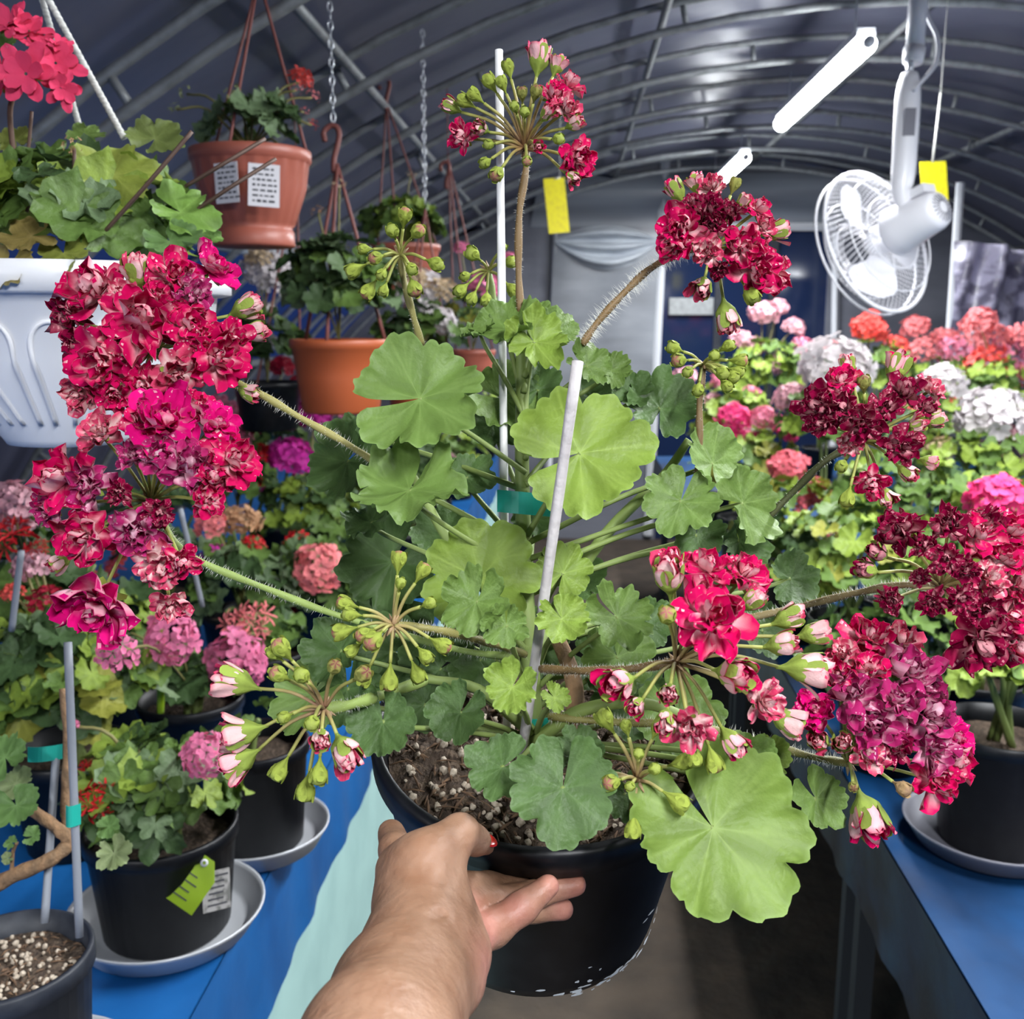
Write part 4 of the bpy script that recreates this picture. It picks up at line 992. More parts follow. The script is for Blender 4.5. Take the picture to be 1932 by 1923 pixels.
def plant(px, d, crown_py, rx, rz, n, lr, mats, heads, label, pot=(0.085, 0.065, 0.14), potm='black', sauc=None, leaves=BL, seed=None, zb=TZ, group=None, lo=-0.25, branches=4, ground=None):
    """a bench plant: stands on the bench at the picture column px, d metres away"""
    ray = P(px, 602, 1) - CAM
    g = CAM + ray * (d / ray.dot(FWD)); g.z = zb
    g.x = max(g.x, XRB + pot[1] + 0.01) if g.x > 0 else min(g.x, XLB - pot[1] - 0.01)
    if ground is not None: g = Vector(ground)
    base = g.copy()
    r = root('potted_pelargonium', g, label, 'potted plant', group)
    if sauc: saucer(g, sauc[0], sauc[1], sauc[2]); base.z += 0.006
    put('pot', pot_mesh(*pot, potm), r, Matrix.Translation(base))
    put('soil', bg_soil(pot[0] - 0.009), r, Matrix.Translation(base + Vector((0, 0, pot[2] - 0.028))))
    # crown height from the picture row, at the plant's own distance
    rr = P(px, crown_py, 1) - CAM; t = (Vector((g.x, g.y, 0)) - Vector((CAM.x, CAM.y, 0))).length / Vector((rr.x, rr.y, 0)).length
    c = Vector((g.x, g.y, max(base.z + pot[2] + 0.03, (CAM + rr * t).z)))
    q = random.Random(seed or int(px * d))
    s0 = base + Vector((0, 0, pot[2] - 0.03))
    for k in range(branches):
        e = c + Vector((q.gauss(0, rx * 0.45), q.gauss(0, rx * 0.45), q.uniform(-0.3, 0.5) * rz))
        s = spline([s0 + Vector((q.gauss(0, .01), q.gauss(0, .01), 0)), s0.lerp(e, 0.5) + Vector((0, 0, 0.02)), e], 4)
        put('stem', MB().add(*tube(s, [0.006 - 0.0025 * i / len(s) for i in range(len(s))], 6), GREEN * 0.7).mesh('stem', M['stem']), r)
    crown(r, c, rx, rz, n, lr, mats, seed or int(px * d), leaves=leaves, lo=lo)
    for hd in heads:
        head(r, c, hd[0], hd[1], hd[2], hd[3], hd[4] if len(hd) > 4 else 'ball', c - Vector((0, 0, rz * 0.3)), d=(hd[5] if len(hd) > 5 else None))
    return r, g, c

# ---- right bench
g0 = onZ(1868, 1590, TZ); D0 = depth(g0)
plant(1868 + 8, D0, 1262, 0.085, 0.045, 26, 0.03, ['mid', 'light', 'grey'], [], 'low green pelargonium in a black pot on a dark grey saucer', (0.092, 0.072, 0.175), 'black',
      (0.122, 'greysaucer', 'dark grey round saucer under the black pot on the right bench'), seed=5, ground=g0)
RB = [
 (1905, 1.62, 1120, .15, .14, 60, .036, ['mid', 'light'], [(1882, 945, 62, 'hot'), (1960, 1000, 50, 'hot')], 'pelargonium with one big hot pink ball of flowers on the right bench'),
 (1640, 1.95, 1080, .17, .15, 80, .034, ['mid', 'light', 'light', 'yel'], [(1585, 1015, 24, 'rose', 'loose'), (1572, 1092, 24, 'rose', 'loose'), (1500, 1130, 14, 'rose', 'loose')], 'leafy yellow green pelargonium with three small rose flower heads on the right bench'),
 (1735, 2.1, 960, .17, .13, 60, .034, ['mid', 'light', 'dark'], [(1740, 935, 20, 'pink', 'buds'), (1790, 950, 16, 'pink', 'buds'), (1690, 985, 16, 'pink', 'buds')], 'pelargonium with clusters of small pink buds on the right bench'),
 (1510, 2.45, 985, .15, .13, 60, .034, ['light', 'light', 'yel', 'mid'], [(1485, 882, 40, 'rose'), (1540, 930, 38, 'rose'), (1502, 948, 34, 'rose', 'loose')], 'pelargonium with three round rose red flower balls on the right bench'),
 (1880, 2.35, 900, .17, .12, 60, .034, ['mid', 'light'], [(1872, 785, 72, 'white'), (1895, 842, 54, 'blush'), (1770, 852, 34, 'cream'), (1830, 800, 36, 'white')], 'pelargonium with large white and blush flower heads beside a fading cream one'),
 (1400, 3.0, 880, .17, .13, 60, .036, ['light', 'mid', 'yel'], [(1385, 790, 36, 'hot'), (1400, 830, 40, 'hot', 'loose'), (1440, 790, 30, 'pink'), (1482, 812, 30, 'hot'), (1370, 850, 26, 'pink')], 'pelargonium covered in bright hot pink flower heads on the right bench'),
 (1578, 2.85, 800, .17, .11, 55, .036, ['mid', 'light'], [(1576, 695, 76, 'white'), (1490, 750, 34, 'blush')], 'pelargonium with one huge domed white flower head on the right bench'),
 (1775, 3.0, 815, .17, .10, 50, .036, ['mid', 'dark', 'light'], [(1778, 725, 46, 'white'), (1805, 772, 26, 'coral', 'loose'), (1730, 775, 24, 'coral', 'loose')], 'pelargonium with a white flower dome above small coral ones'),
 (1440, 4.1, 705, .20, .16, 60, .04, ['mid', 'light'], [(1438, 592, 32, 'blush'), (1470, 580, 20, 'blush'), (1497, 618, 24, 'blush'), (1512, 660, 28, 'pink', 'loose'), (1420, 655, 26, 'blush'), (1455, 692, 24, 'blush'), (1395, 640, 22, 'blush')], 'tall pelargonium with many little blush pink flower heads near the end wall'),
 (1640, 3.9, 705, .19, .13, 45, .04, ['mid', 'light', 'yel'], [(1640, 622, 38, 'coral'), (1645, 598, 18, 'coral'), (1562, 660, 22, 'red', 'loose'), (1690, 655, 26, 'coral', 'loose'), (1600, 660, 20, 'coral', 'loose')], 'pelargonium with an orange red flower dome behind the white one'),
 (1785, 4.15, 720, .18, .13, 45, .04, ['mid', 'light'], [(1728, 618, 28, 'salmon'), (1800, 668, 40, 'pink', 'loose'), (1745, 660, 30, 'salmon', 'loose'), (1830, 650, 34, 'salmon', 'loose'), (1780, 640, 26, 'salmon', 'loose'), (1820, 700, 34, 'coral', 'loose')], 'pelargonium with loose salmon pink flower heads below the fan'),
 (1895, 3.5, 745, .18, .13, 45, .04, ['mid', 'light'], [(1848, 608, 36, 'salmon'), (1862, 685, 40, 'coral', 'loose'), (1905, 672, 42, 'pink', 'loose'), (1925, 715, 34, 'salmon', 'loose'), (1880, 640, 32, 'salmon', 'loose'), (1930, 640, 32, 'salmon', 'loose')], 'pelargonium with a wide mass of coral flowers by the check plastic sheet'),
 (1330, 3.4, 800, .15, .16, 50, .04, ['mid', 'light', 'light'], [(1290, 715, 28, 'blush'), (1365, 720, 24, 'pink'), (1345, 760, 24, 'blush'), (1300, 775, 20, 'pink', 'loose'), (1420, 745, 20, 'pink', 'loose')], 'pelargonium with pale pink heads at the aisle edge of the right bench'),
 (1560, 4.7, 720, .2, .14, 40, .042, ['mid', 'dark'], [(1540, 655, 18, 'pink', 'loose')], 'dark leafy pelargonium with one small pink head close to the glazed door'),
 (1450, 2.28, 1060, .10, .13, 40, .034, ['mid', 'dark', 'light'], [], 'flowerless leafy pelargonium at the aisle edge of the right bench'),
 (1600, 1.6, 1230, .13, .10, 50, .034, ['mid', 'dark'], [], 'flowerless dark leafy pelargonium in the front row of the right bench'),
 (1890, 1.95, 1010, .16, .12, 50, .034, ['mid', 'light'], [], 'flowerless fresh green pelargonium behind the hot pink one'),
]
for t in RB:
    plant(*t[:9], t[9], pot=(0.085, 0.066, 0.15))

# ---- left bench
gl = onZ(318, 1752, TZ); DL2 = depth(gl)
sal = [(388, 1425, 48, 'mauve', 'ball', DL2 - 0.12), (182, 1510, 34, 'red', 'star', DL2 - 0.12), (165, 1450, 18, 'red', 'star'), (205, 1400, 14, 'mauve', 'star'), (230, 1415, 12, 'mauve', 'star'), (140, 1370, 12, 'mauve', 'loose'), (205, 1470, 22, 'bud', 'buds')]
r2, g2, c2_ = plant(314, DL2, 1480, 0.100, 0.06, 62, 0.034, ['mid', 'light', 'grey', 'mid', 'dark', 'mid'], sal, 'leafy pelargonium with a mauve ball and red star flower in a lime tagged pot',
      (0.092, 0.076, 0.138), 'black', (0.119, 'saucer', 'pale metal saucer under the tagged black pot on the left bench'), seed=21, leaves=SL + BL[:2], ground=gl)
# paper label on the pot and the lime tag pinned to it
a = P(405, 1690, DL2 - 0.075)
def quad(name, c, n, up, w, h_, m, parent=None, th=0.0008, pts=None, lines=0):
    Mx = frame(c, n, up)
    mb = MB()
    pts = pts or [(-.5, -.5), (.5, -.5), (.5, .5), (-.5, .5)]
    k = len(pts)
    v = [(x * w, y * h_, z) for z in (0, th) for x, y in pts]
    f = [tuple(range(k - 1, -1, -1)), tuple(range(k, 2 * k))] + [(i, (i + 1) % k, k + (i + 1) % k, k + i) for i in range(k)]
    mb.add(v, f)
    o = put(name, mb.mesh(name, M[m], False), parent, Mx)
    return o, Mx
lb2, Mb2 = quad('paper_label', P(408, 1680, DL2 - 0.070), camdir(0.62, 0.1, 0.78), UPV, 0.034, 0.046, 'oldpaper', r2)
mb = MB()
for k in range(6): mb.add(*box((RND.uniform(-.002, .002), 0.017 - 0.0066 * k, 0.001), (RND.uniform(.016, .028), 0.002, 0.0004)))
put('writing', mb.mesh('writing', M['ink'], False), lb2, Mb2)
tg, Mt = quad('plant_tag', P(362, 1662, DL2 - 0.088), camdir(0.1, 0.15, 0.95), camdir(0.55, 0.8, 0.1), 0.046, 0.062, 'limetag', None, 0.0008, [(-.5, -.5), (.5, -.5), (.5, .2), (.2, .5), (-.2, .5), (-.5, .2)])
tag(tg, 'lime green plastic plant tag with a hole on the side of a black pot', 'plant tag')
v, f = lathe([(0.0022, 0), (0.0045, 0), (0.0045, 0.001), (0.0022, 0.001)], 14)
put('eyelet', mesh('eyelet', v, [q for q in f if len(q) == 4], M['whitepl']), tg, Mt @ Matrix.Translation((0, 0.024, 0.0008)))
mb = MB()
for k in range(4): mb.add(*box((RND.uniform(-.004, .004), 0.006 - 0.009 * k, 0.001), (RND.uniform(.012, .024), 0.0016, 0.0004)))
put('writing', mb.mesh('writing', M['ink'], False), tg, Mt)

g3 = onZ(486, 1592, TZ); D3 = depth(g3)
plant(496, D3, 1400, 0.05, 0.02, 5, 0.02, ['mid'], [], 'plain black pot of bare soil on a pale saucer behind the lime tagged pot', (0.080, 0.066, 0.155), 'black',
      (0.104, 'saucer', 'pale metal saucer under the plain black pot on the left bench'), seed=31, branches=1, ground=g3)
# near left grey pot with cut twigs
q1 = P(14, 1800, .92); g1 = Vector((q1.x, q1.y, TZ)); PH1 = q1.z - TZ - 0.006
r1 = root('potted_pelargonium', g1, 'pruned pelargonium with bare brown branches in a grey black pot of gritty soil', 'potted plant')
saucer(g1, 0.112, 'saucer', 'pale saucer under the grey black pot of gritty soil')
b1 = g1 + Vector((0, 0, 0.006))
put('pot', pot_mesh(0.074, 0.060, PH1, 'greyblack'), r1, Matrix.Translation(b1))
put('soil', bg_soil(0.066), r1, Matrix.Translation(b1 + Vector((0, 0, PH1 - 0.022))))
stuff(put('perlite', grains(0.062, 140, 0.0013, 0.0034, PH1 - 0.021, 77), r1, Matrix.Translation(b1)))
stuff(put('bark', bits(0.062, 160, PH1 - 0.0215, 78), r1, Matrix.Translation(b1)))
for pts, rr in (([(-60, 1700, .93), (20, 1655, .92), (95, 1622, .92), (128, 1590, .93), (110, 1565, .93), (62, 1530, .94)], 0.0075),
                ([(128, 1590, .93), (124, 1500, .95), (128, 1400, .96), (118, 1300, .97)], 0.005), ([(22, 1650, .92), (24, 1610, .915), (32, 1590, .91)], 0.002)):
    s = spline([P(*p) for p in pts], 6)
    put('branch', MB().add(*tube(s, [rr * (1 - 0.3 * i / len(s)) * (1 + 0.08 * math.sin(i * 1.7)) for i in range(len(s))], 9)).mesh('branch', M['wood']), r1)
for px, py, d, rp, tip, mm in ((30, 1520, .90, 52, -60, 'mid'), (62, 1578, .91, 22, 20, 'mid'), (22, 1590, .91, 16, 160, 'mid'), (15, 1620, .91, 14, 200, 'grey'), (10, 1430, .93, 56, 120, 'mid'),
                           (215, 1610, .95, 38, -70, 'grey'), (30, 1480, .95, 40, 150, 'grey'), (205, 1560, .97, 26, 20, 'mid')):
    Ml = frame(P(px, py, d), camdir(RND.uniform(-.3, .3), .5, .8), RGT * math.cos(math.radians(tip)) + UPV * math.sin(math.radians(tip))) @ Matrix.Scale(rp * d / F, 4)
    put('leaf', leaf_mesh('leaf', 3000 + px, nr=6, na=56, base={'mid': (0.10, 0.19, 0.05), 'grey': (0.17, 0.22, 0.09)}[mm], lob=.2, scal=.08, cup=.2, ruff=.08), r1, Ml)
stake('plant_stake', ((128, 1212, .90), (150, 1768, .90)), 0.0036, 0.0036, 'greystake', 'long grey stake rising from the soil of the grey black pot')
stake('plant_stake', ((106, 1420, .96), (84, 1742, .925)), 0.0036, 0.0036, 'greystake', 'short dark grey stake in the gritty soil behind the bare branch')
stake('plant_stake', ((40, 1040, 1.22), (22, 1190, 1.25)), 0.004, 0.004, 'greystake', 'grey stake beside the red star flowers')
stake('plant_stake', ((340, 960, 1.5), (382, 1145, 1.55)), 0.004, 0.004, 'greystake', 'slim grey stake beside the faded purple florets')
stake('plant_stake', ((305, 1180, 1.42), (303, 1345, 1.44)), 0.005, 0.005, 'limetag', 'short lime green cane under the mauve flower heads')
tape('tape_tie', (52, 1424), (118, 1418), 0.955, 14, 'teal tape tie between two grey stakes over the gritty soil')
tape('tape_tie', (124, 1540), (152, 1536), 0.895, 20, 'teal tape tie on the long grey stake beside the red star flower')

LB = [
 (60, 1.33, 1290, .15, .11, 110, .034, ['mid', 'mid', 'light', 'grey', 'dark', 'dark', 'mid', 'light', 'yel'], [(22, 1022, 44, 'red', 'star'), (70, 1040, 22, 'red', 'star'), (60, 1070, 40, 'blush'), (88, 1135, 36, 'crim', 'loose'), (25, 1120, 24, 'coral', 'loose'), (150, 1240, 22, 'mauve', 'star'), (110, 1215, 14, 'mauve', 'star')],
  'bushy pelargonium with red star flowers and a crimson head on the left bench', (0.085, 0.066, 0.15)),
 (10, 1.5, 1100, .11, .10, 40, .036, ['dark', 'mid'], [(18, 950, 52, 'blush'), (45, 985, 34, 'blush')], 'pelargonium with pale blush flower heads behind the red star flowers', (0.085, 0.066, 0.15)),
 (315, 1.52, 1360, .06, .05, 16, .034, ['mid', 'dark'], [(322, 1205, 54, 'mauve', 'ball', 1.40), (222, 1228, 40, 'mauve', 'loose', 1.12), (200, 1190, 26, 'rose', 'loose')], 'pelargonium with round mauve flower heads on bare stalks in a black pot', (0.085, 0.066, 0.15)),
 (470, 1.76, 1370, .07, .05, 18, .034, ['dark', 'mid'], [(444, 1250, 64, 'mauve', 'ball', 1.62), (478, 1172, 34, 'salmon', 'star', 1.66), (445, 1180, 28, 'salmon', 'star', 1.66)], 'pelargonium with one fluffy mauve ball under two salmon stars', (0.085, 0.066, 0.15)),
 (430, 2.0, 1110, .11, .10, 40, .036, ['mid', 'grey', 'dark'], [(455, 985, 42, 'tan'), (398, 990, 34, 'salmon'), (478, 1030, 24, 'red', 'loose'), (410, 1040, 20, 'magenta', 'loose'), (385, 1060, 22, 'magenta', 'loose')], 'pelargonium with fading tan and salmon flower heads on the left bench', (0.085, 0.066, 0.15)),
 (590, 2.15, 1180, .12, .12, 50, .036, ['mid', 'dark', 'grey'], [(602, 1072, 52, 'salmon', 'ball', 2.05), (560, 1025, 26, 'red', 'loose'), (640, 1105, 30, 'red', 'loose'), (560, 1150, 22, 'red', 'loose'), (640, 1150, 30, 'salmon', 'loose')], 'pelargonium with salmon pink and red flower heads beside the green bud cluster', (0.085, 0.066, 0.15)),
 (570, 2.55, 985, .15, .13, 60, .036, ['mid', 'light', 'dark'], [(545, 862, 46, 'magenta'), (580, 890, 30, 'magenta', 'loose'), (592, 782, 40, 'magenta'), (640, 775, 24, 'mauve', 'loose'), (558, 992, 14, 'magenta', 'loose'), (500, 930, 14, 'magenta', 'loose')], 'pelargonium with bright purple magenta flower heads on the left bench', (0.085, 0.066, 0.15)),
 (430, 2.5, 930, .12, .12, 40, .036, ['mid', 'dark'], [(405, 785, 44, 'pink', 'loose'), (445, 830, 34, 'pink', 'loose'), (462, 905, 36, 'red'), (470, 800, 34, 'crim', 'loose'), (485, 860, 28, 'red', 'loose')], 'pelargonium with pink and dark red heads partly behind the crimson florets', (0.085, 0.066, 0.15)),
 (670, 3.0, 950, .15, .13, 50, .038, ['mid', 'light', 'dark'], [(690, 930, 18, 'magenta', 'loose'), (622, 1000, 14, 'blush', 'loose'), (610, 960, 14, 'pink', 'loose')], 'leafy pelargonium with tiny pink heads in the middle of the left bench', (0.085, 0.066, 0.15)),
 (890, 5.0, 800, .17, .16, 50, .05, ['pale', 'pale', 'mid', 'light'], [(905, 780, 20, 'white', 'loose'), (930, 815, 24, 'white', 'loose'), (870, 835, 18, 'blush', 'loose')], 'pelargonium with cream variegated leaves at the aisle edge of the left bench', (0.085, 0.066, 0.15)),
 (780, 3.6, 880, .16, .14, 45, .038, ['mid', 'dark'], [(760, 830, 18, 'pink', 'loose')], 'dark pelargonium beside the variegated one on the left bench', (0.085, 0.066, 0.15)),
 (280, 2.2, 1010, .14, .12, 40, .036, ['mid', 'dark', 'grey'], [(230, 1050, 24, 'coral', 'loose'), (215, 1070, 20, 'coral', 'loose')], 'dark leafy pelargonium with small coral heads behind the faded florets', (0.085, 0.066, 0.15)),
 (170, 1.75, 1190, .10, .10, 40, .036, ['mid', 'dark', 'light'], [(180, 1095, 22, 'coral', 'loose')], 'leafy pelargonium with one coral head behind the crimson florets', (0.085, 0.066, 0.15)),
 (930, 5.4, 800, .16, .12, 40, .05, ['mid', 'dark', 'light'], [(1010, 790, 18, 'white', 'loose')], 'pelargonium with one white head at the far end of the left bench', (0.085, 0.066, 0.15)),
 (650, 2.5, 1150, .09, .09, 24, .034, ['dark', 'mid'], [], 'flowerless dark pelargonium at the aisle edge of the left bench', (0.085, 0.066, 0.15)),
 (755, 2.8, 960, .12, .12, 40, .036, ['dark', 'mid'], [], 'flowerless dark green pelargonium under the hanging pot of white flowers', (0.085, 0.066, 0.15)),
 (805, 3.3, 900, .12, .12, 40, .038, ['mid', 'dark', 'grey'], [(850, 870, 16, 'blush', 'loose')], 'grey green pelargonium with one small blush head on the left bench', (0.085, 0.066, 0.15)),
 (858, 4.15, 860, .13, .12, 40, .042, ['mid', 'light'], [(880, 800, 16, 'white', 'loose')], 'light green pelargonium with one small white head on the left bench', (0.085, 0.066, 0.15)),
 (505, 2.9, 860, .12, .12, 36, .036, ['dark', 'mid'], [(532, 692, 26, 'crim'), (560, 720, 14, 'crim', 'loose')], 'tall pelargonium with one dark red head below the hanging terracotta pot', (0.085, 0.066, 0.15)),
]
for t in LB: plant(*t[:10], pot=t[10])

# ------------------------------------------------------------------ hanging pots
def hang_wob(n, a): return lambda th, j: 1 + a * (abs(math.sin(n * th)) - 0.5)
def roof_z(x): return GZ + math.sqrt(max(0.01, GR ** 2 - (x - GX) ** 2)) - 0.09
def hanging(px, py_rim, d, rt, rb, hh, m, label, crown_r, crown_z, n, lr, mats, heads, hook=None, foot=True, ribs=0, cordm='terra_cord', cords=3, seed=1, leaves=BL, lift=0.03, cr_=0.0028, chained=False):
    top = P(px, py_rim, d)
    r = root('hanging_pot', top - Vector((0, 0, hh)), label, 'hanging plant')
    pr = [(0, 0), (rb * 0.98, 0), (rb * 1.0, 0.004), (rb * 0.98, hh * 0.17), (rb * 0.93, hh * 0.19), (rb * 1.02, hh * 0.24), (rt * 0.90, hh * 0.62), (rt * 0.95, hh * 0.86), (rt * 0.96, hh * 0.87), (rt, hh * 0.89), (rt, hh * 0.99), (rt * 0.985, hh), (rt * 0.95, hh), (rt * 0.93, hh * 0.9), (rt * 0.88, hh * 0.7)]
    if not foot: pr = [(0, 0), (rb, 0), (rb * 1.06, 0.006), (rt * 0.88, hh * 0.5), (rt * 0.95, hh * 0.87), (rt, hh * 0.89), (rt, hh * 0.99), (rt * 0.985, hh), (rt * 0.95, hh), (rt * 0.93, hh * 0.9), (rt * 0.88, hh * 0.7)]
    wb = (lambda th, j: 1 + (0.022 * (abs(math.sin(ribs * th)) ** 0.6 - 0.6) if (5 <= j <= 7) else 0)) if ribs else None
    v, f = lathe(pr, 96 if ribs else 48, wb)
    T = Matrix.Translation(top - Vector((0, 0, hh)))
    put('pot', mesh('pot', v, [q for q in f if len(q) == 4], M[m]), r, T)
    put('soil', soil_mesh('soil', rt * 0.93, 0.003, 4, 28, 6), r, T @ Matrix.Translation((0, 0, hh * 0.88)))
    hk = P(*hook) if hook else top + Vector((0, 0, 0.5))
    zr = roof_z(hk.x) + 0.06
    hk.z = min(hk.z, zr)
    if cords and hk.z < zr - 0.02 and not chained:
        put('hanger', MB().add(*tube([hk, Vector((hk.x, hk.y, zr))], 0.0015, 5)).mesh('hanger', M[cordm]), r)
    for k in range(cords):
        a = 2 * math.pi * k / cords + 0.5
        e = top + Vector((rt * 0.97 * math.cos(a), rt * 0.97 * math.sin(a), -0.004))
        put('cord', MB().add(*tube(spline([e, e.lerp(hk, 0.5), hk], 3), cr_, 6)).mesh('cord', M[cordm]), r)
    c = top + Vector((0, 0, lift))
    crown(r, c, crown_r, crown_z, n, lr, mats, seed, leaves=leaves, lo=-0.1)
    for hd in heads: head(r, c, hd[0], hd[1], hd[2], hd[3], hd[4] if len(hd) > 4 else 'ball', top, d=(hd[5] if len(hd) > 5 else None))
    return r, top, hk
rT, topT, hkT = hanging(472, 285, 1.78, 0.106, 0.072, 0.165, 'terra', 'ribbed terracotta hanging pot with two white paper labels and sparse coral buds', 0.085, 0.07, 26, 0.035, ['mid', 'dark', 'grey'],
   [(568, 150, 24, 'coral', 'loose'), (590, 182, 18, 'salmon', 'buds'), (560, 168, 14, 'salmon', 'buds'), (575, 210, 12, 'salmon', 'buds'), (590, 235, 14, 'coral', 'buds'), (488, 198, 10, 'cream', 'buds'), (440, 175, 22, 'bud', 'buds'), (350, 175, 18, 'bud', 'buds'), (548, 305, 16, 'bud', 'buds'), (330, 205, 16, 'bud', 'buds')],
   hook=(480, -230, 1.78), ribs=12, seed=3)
for px, w, hh in ((428, 52, 74), (498, 58, 78)):
    c = P(px, 345 if px < 450 else 350, 1.78 - 0.101 + abs(px - 470) * 0.0002)
    n_ = camdir((px - 470) / 110.0, -0.16, 1)
    lab, Ml = quad('paper_label', c, n_, camdir(0.06 if px > 450 else -0.05, 1, 0.2), w * 1.68 / F, hh * 1.68 / F, 'paper', rT, 0.001)
    mb = MB()
    q = random.Random(px)
    for k in range(7):
        x = -w * 0.36
        while x < w * 0.34:
            l = q.uniform(4, 11)
            mb.add(*box(((x + l / 2) * 1.68 / F, (hh * 0.38 - k * hh * 0.125) * 1.68 / F, 0.0013), (l * 1.68 / F, 3.2 * 1.68 / F * q.uniform(0.7, 1.5), 0.0004))); x += l + q.uniform(2, 4)
    put('writing', mb.mesh('writing', M['ink'], False), lab, Ml)
# long bare twigs reaching out of the terracotta and white pots
hanging(640, 640, 2.15, 0.105, 0.078, 0.155, 'orange_terra', 'smooth orange brown hanging pot full of dark trailing leaves', 0.13, 0.13, 70, 0.038, ['dark', 'mid', 'grey', 'dark'],
   [(560, 470, 14, 'cream', 'buds'), (650, 470, 12, 'bud', 'buds'), (600, 400, 16, 'tan', 'buds'), (640, 350, 18, 'cream', 'buds')], hook=(636, 310, 2.15), foot=False, seed=8, lift=0.09, cords=3, cr_=0.004, chained=True)
hanging(762, 462, 2.9, 0.105, 0.075, 0.14, 'terra', 'distant terracotta hanging pot with bright green leaves above the bud cluster', 0.12, 0.08, 50, 0.038, ['light', 'mid', 'mid'], [(775, 330, 12, 'cream', 'buds')], hook=(728, 140, 2.9), seed=9, lift=0.05)
hanging(892, 660, 3.1, 0.07, 0.055, 0.12, 'terra', 'small terracotta hanging pot behind the white stake with lilac pink flowers', 0.11, 0.10, 36, 0.034, ['mid', 'dark', 'yel'],
   [(915, 545, 36, 'mauve', 'loose'), (960, 490, 18, 'mauve', 'loose'), (870, 470, 16, 'mauve', 'loose'), (880, 600, 10, 'coral', 'loose')], hook=(845, 300, 3.1), seed=10, lift=0.08)
hanging(790, 680, 2.6, 0.09, 0.07, 0.13, 'orange_terra', 'hanging pot with white and cream fading flower heads behind the big round leaf', 0.12, 0.09, 40, 0.036, ['dark', 'mid'],
   [(790, 545, 50, 'white'), (775, 525, 36, 'cream'), (835, 550, 30, 'cream', 'loose'), (832, 610, 38, 'white'), (740, 625, 22, 'mauve', 'loose'), (800, 590, 28, 'white', 'loose')], hook=(802, 395, 2.6), seed=12, lift=0.06, foot=False, chained=True)
hanging(505, 720, 2.5, 0.085, 0.065, 0.12, 'black', 'black hanging pot with white flower heads behind the crimson florets', 0.10, 0.10, 34, 0.036, ['dark', 'mid'],
   [(500, 512, 50, 'white'), (520, 540, 34, 'white', 'loose'), (492, 645, 30, 'white'), (500, 590, 26, 'white', 'loose'), (490, 490, 26, 'cream', 'loose')], hook=(560, 330, 2.5), seed=13, lift=0.08, foot=False)
# big white basket, near left
WBD = 0.92
r_, top_, hk_ = hanging(120, 505, WBD, 0.142, 0.06, 0.158, 'whitepl', 'large white fluted hanging basket on white ropes with coral pink flowers', 0.125, 0.06, 84, 0.034, ['mid', 'light', 'dark', 'mid', 'grey'],
   [], hook=(55, -180, WBD), foot=False, cordm='rope', cords=0, seed=16, lift=0.035, leaves=SL + BL[:2])
put('rim', MB().add(*[x for x in lathe([(0.140, 0.132), (0.147, 0.134), (0.148, 0.150), (0.145, 0.158), (0.136, 0.158)], 64)]).mesh('rim', M['whitepl']), r_, Matrix.Translation(top_ - Vector((0, 0, 0.158))))
for (a, b) in (((70, -40, .90), (235, 262, .93)), ((68, -40, .90), (162, 280, 1.0))):
    p0, p1 = P(*a), P(*b); n = 60
    put('rope', MB().add(*tube([p0.lerp(p1, i / n) for i in range(n + 1)], [0.0028 + 0.0005 * (i % 2) for i in range(n + 1)], 8)).mesh('rope', M['rope']), r_)
pr_ = P(69, -40, .90)
put('rope', MB().add(*tube([pr_ - Vector((0, 0, 0.004)), Vector((pr_.x, pr_.y, roof_z(pr_.x) + 0.06))], 0.0028, 8)).mesh('rope', M['rope']), r_)
# raised petal-shaped flutes on the basket wall
for k in range(14):
    a = -math.pi / 2 + (k - 7) * 0.36
    pts = []
    for t in range(17):
        ph_ = math.pi * t / 16
        if t < 5: ang, zz = a + 0.125 * (0.80 + 0.20 * t / 5), 0.022 + 0.068 * t / 5
        elif t > 11: ang, zz = a - 0.125 * (0.80 + 0.20 * (16 - t) / 5), 0.022 + 0.068 * (16 - t) / 5
        else: ang, zz = a + 0.125 * math.cos(math.pi * (t - 5) / 6), 0.090 + 0.020 * math.sin(math.pi * (t - 5) / 6)
        rr = float(np.interp(zz, [0, 0.006, 0.079, 0.137], [0.06, 0.0636, 0.125, 0.135])) + 0.0003
        pts.append(Vector((rr * math.cos(ang), rr * math.sin(ang), zz)))
    put('flute', MB().add(*tube(spline(pts, 2), 0.0022, 6)).mesh('flute', M['whitepl']), r_, Matrix.Translation(top_ - Vector((0, 0, 0.158))))
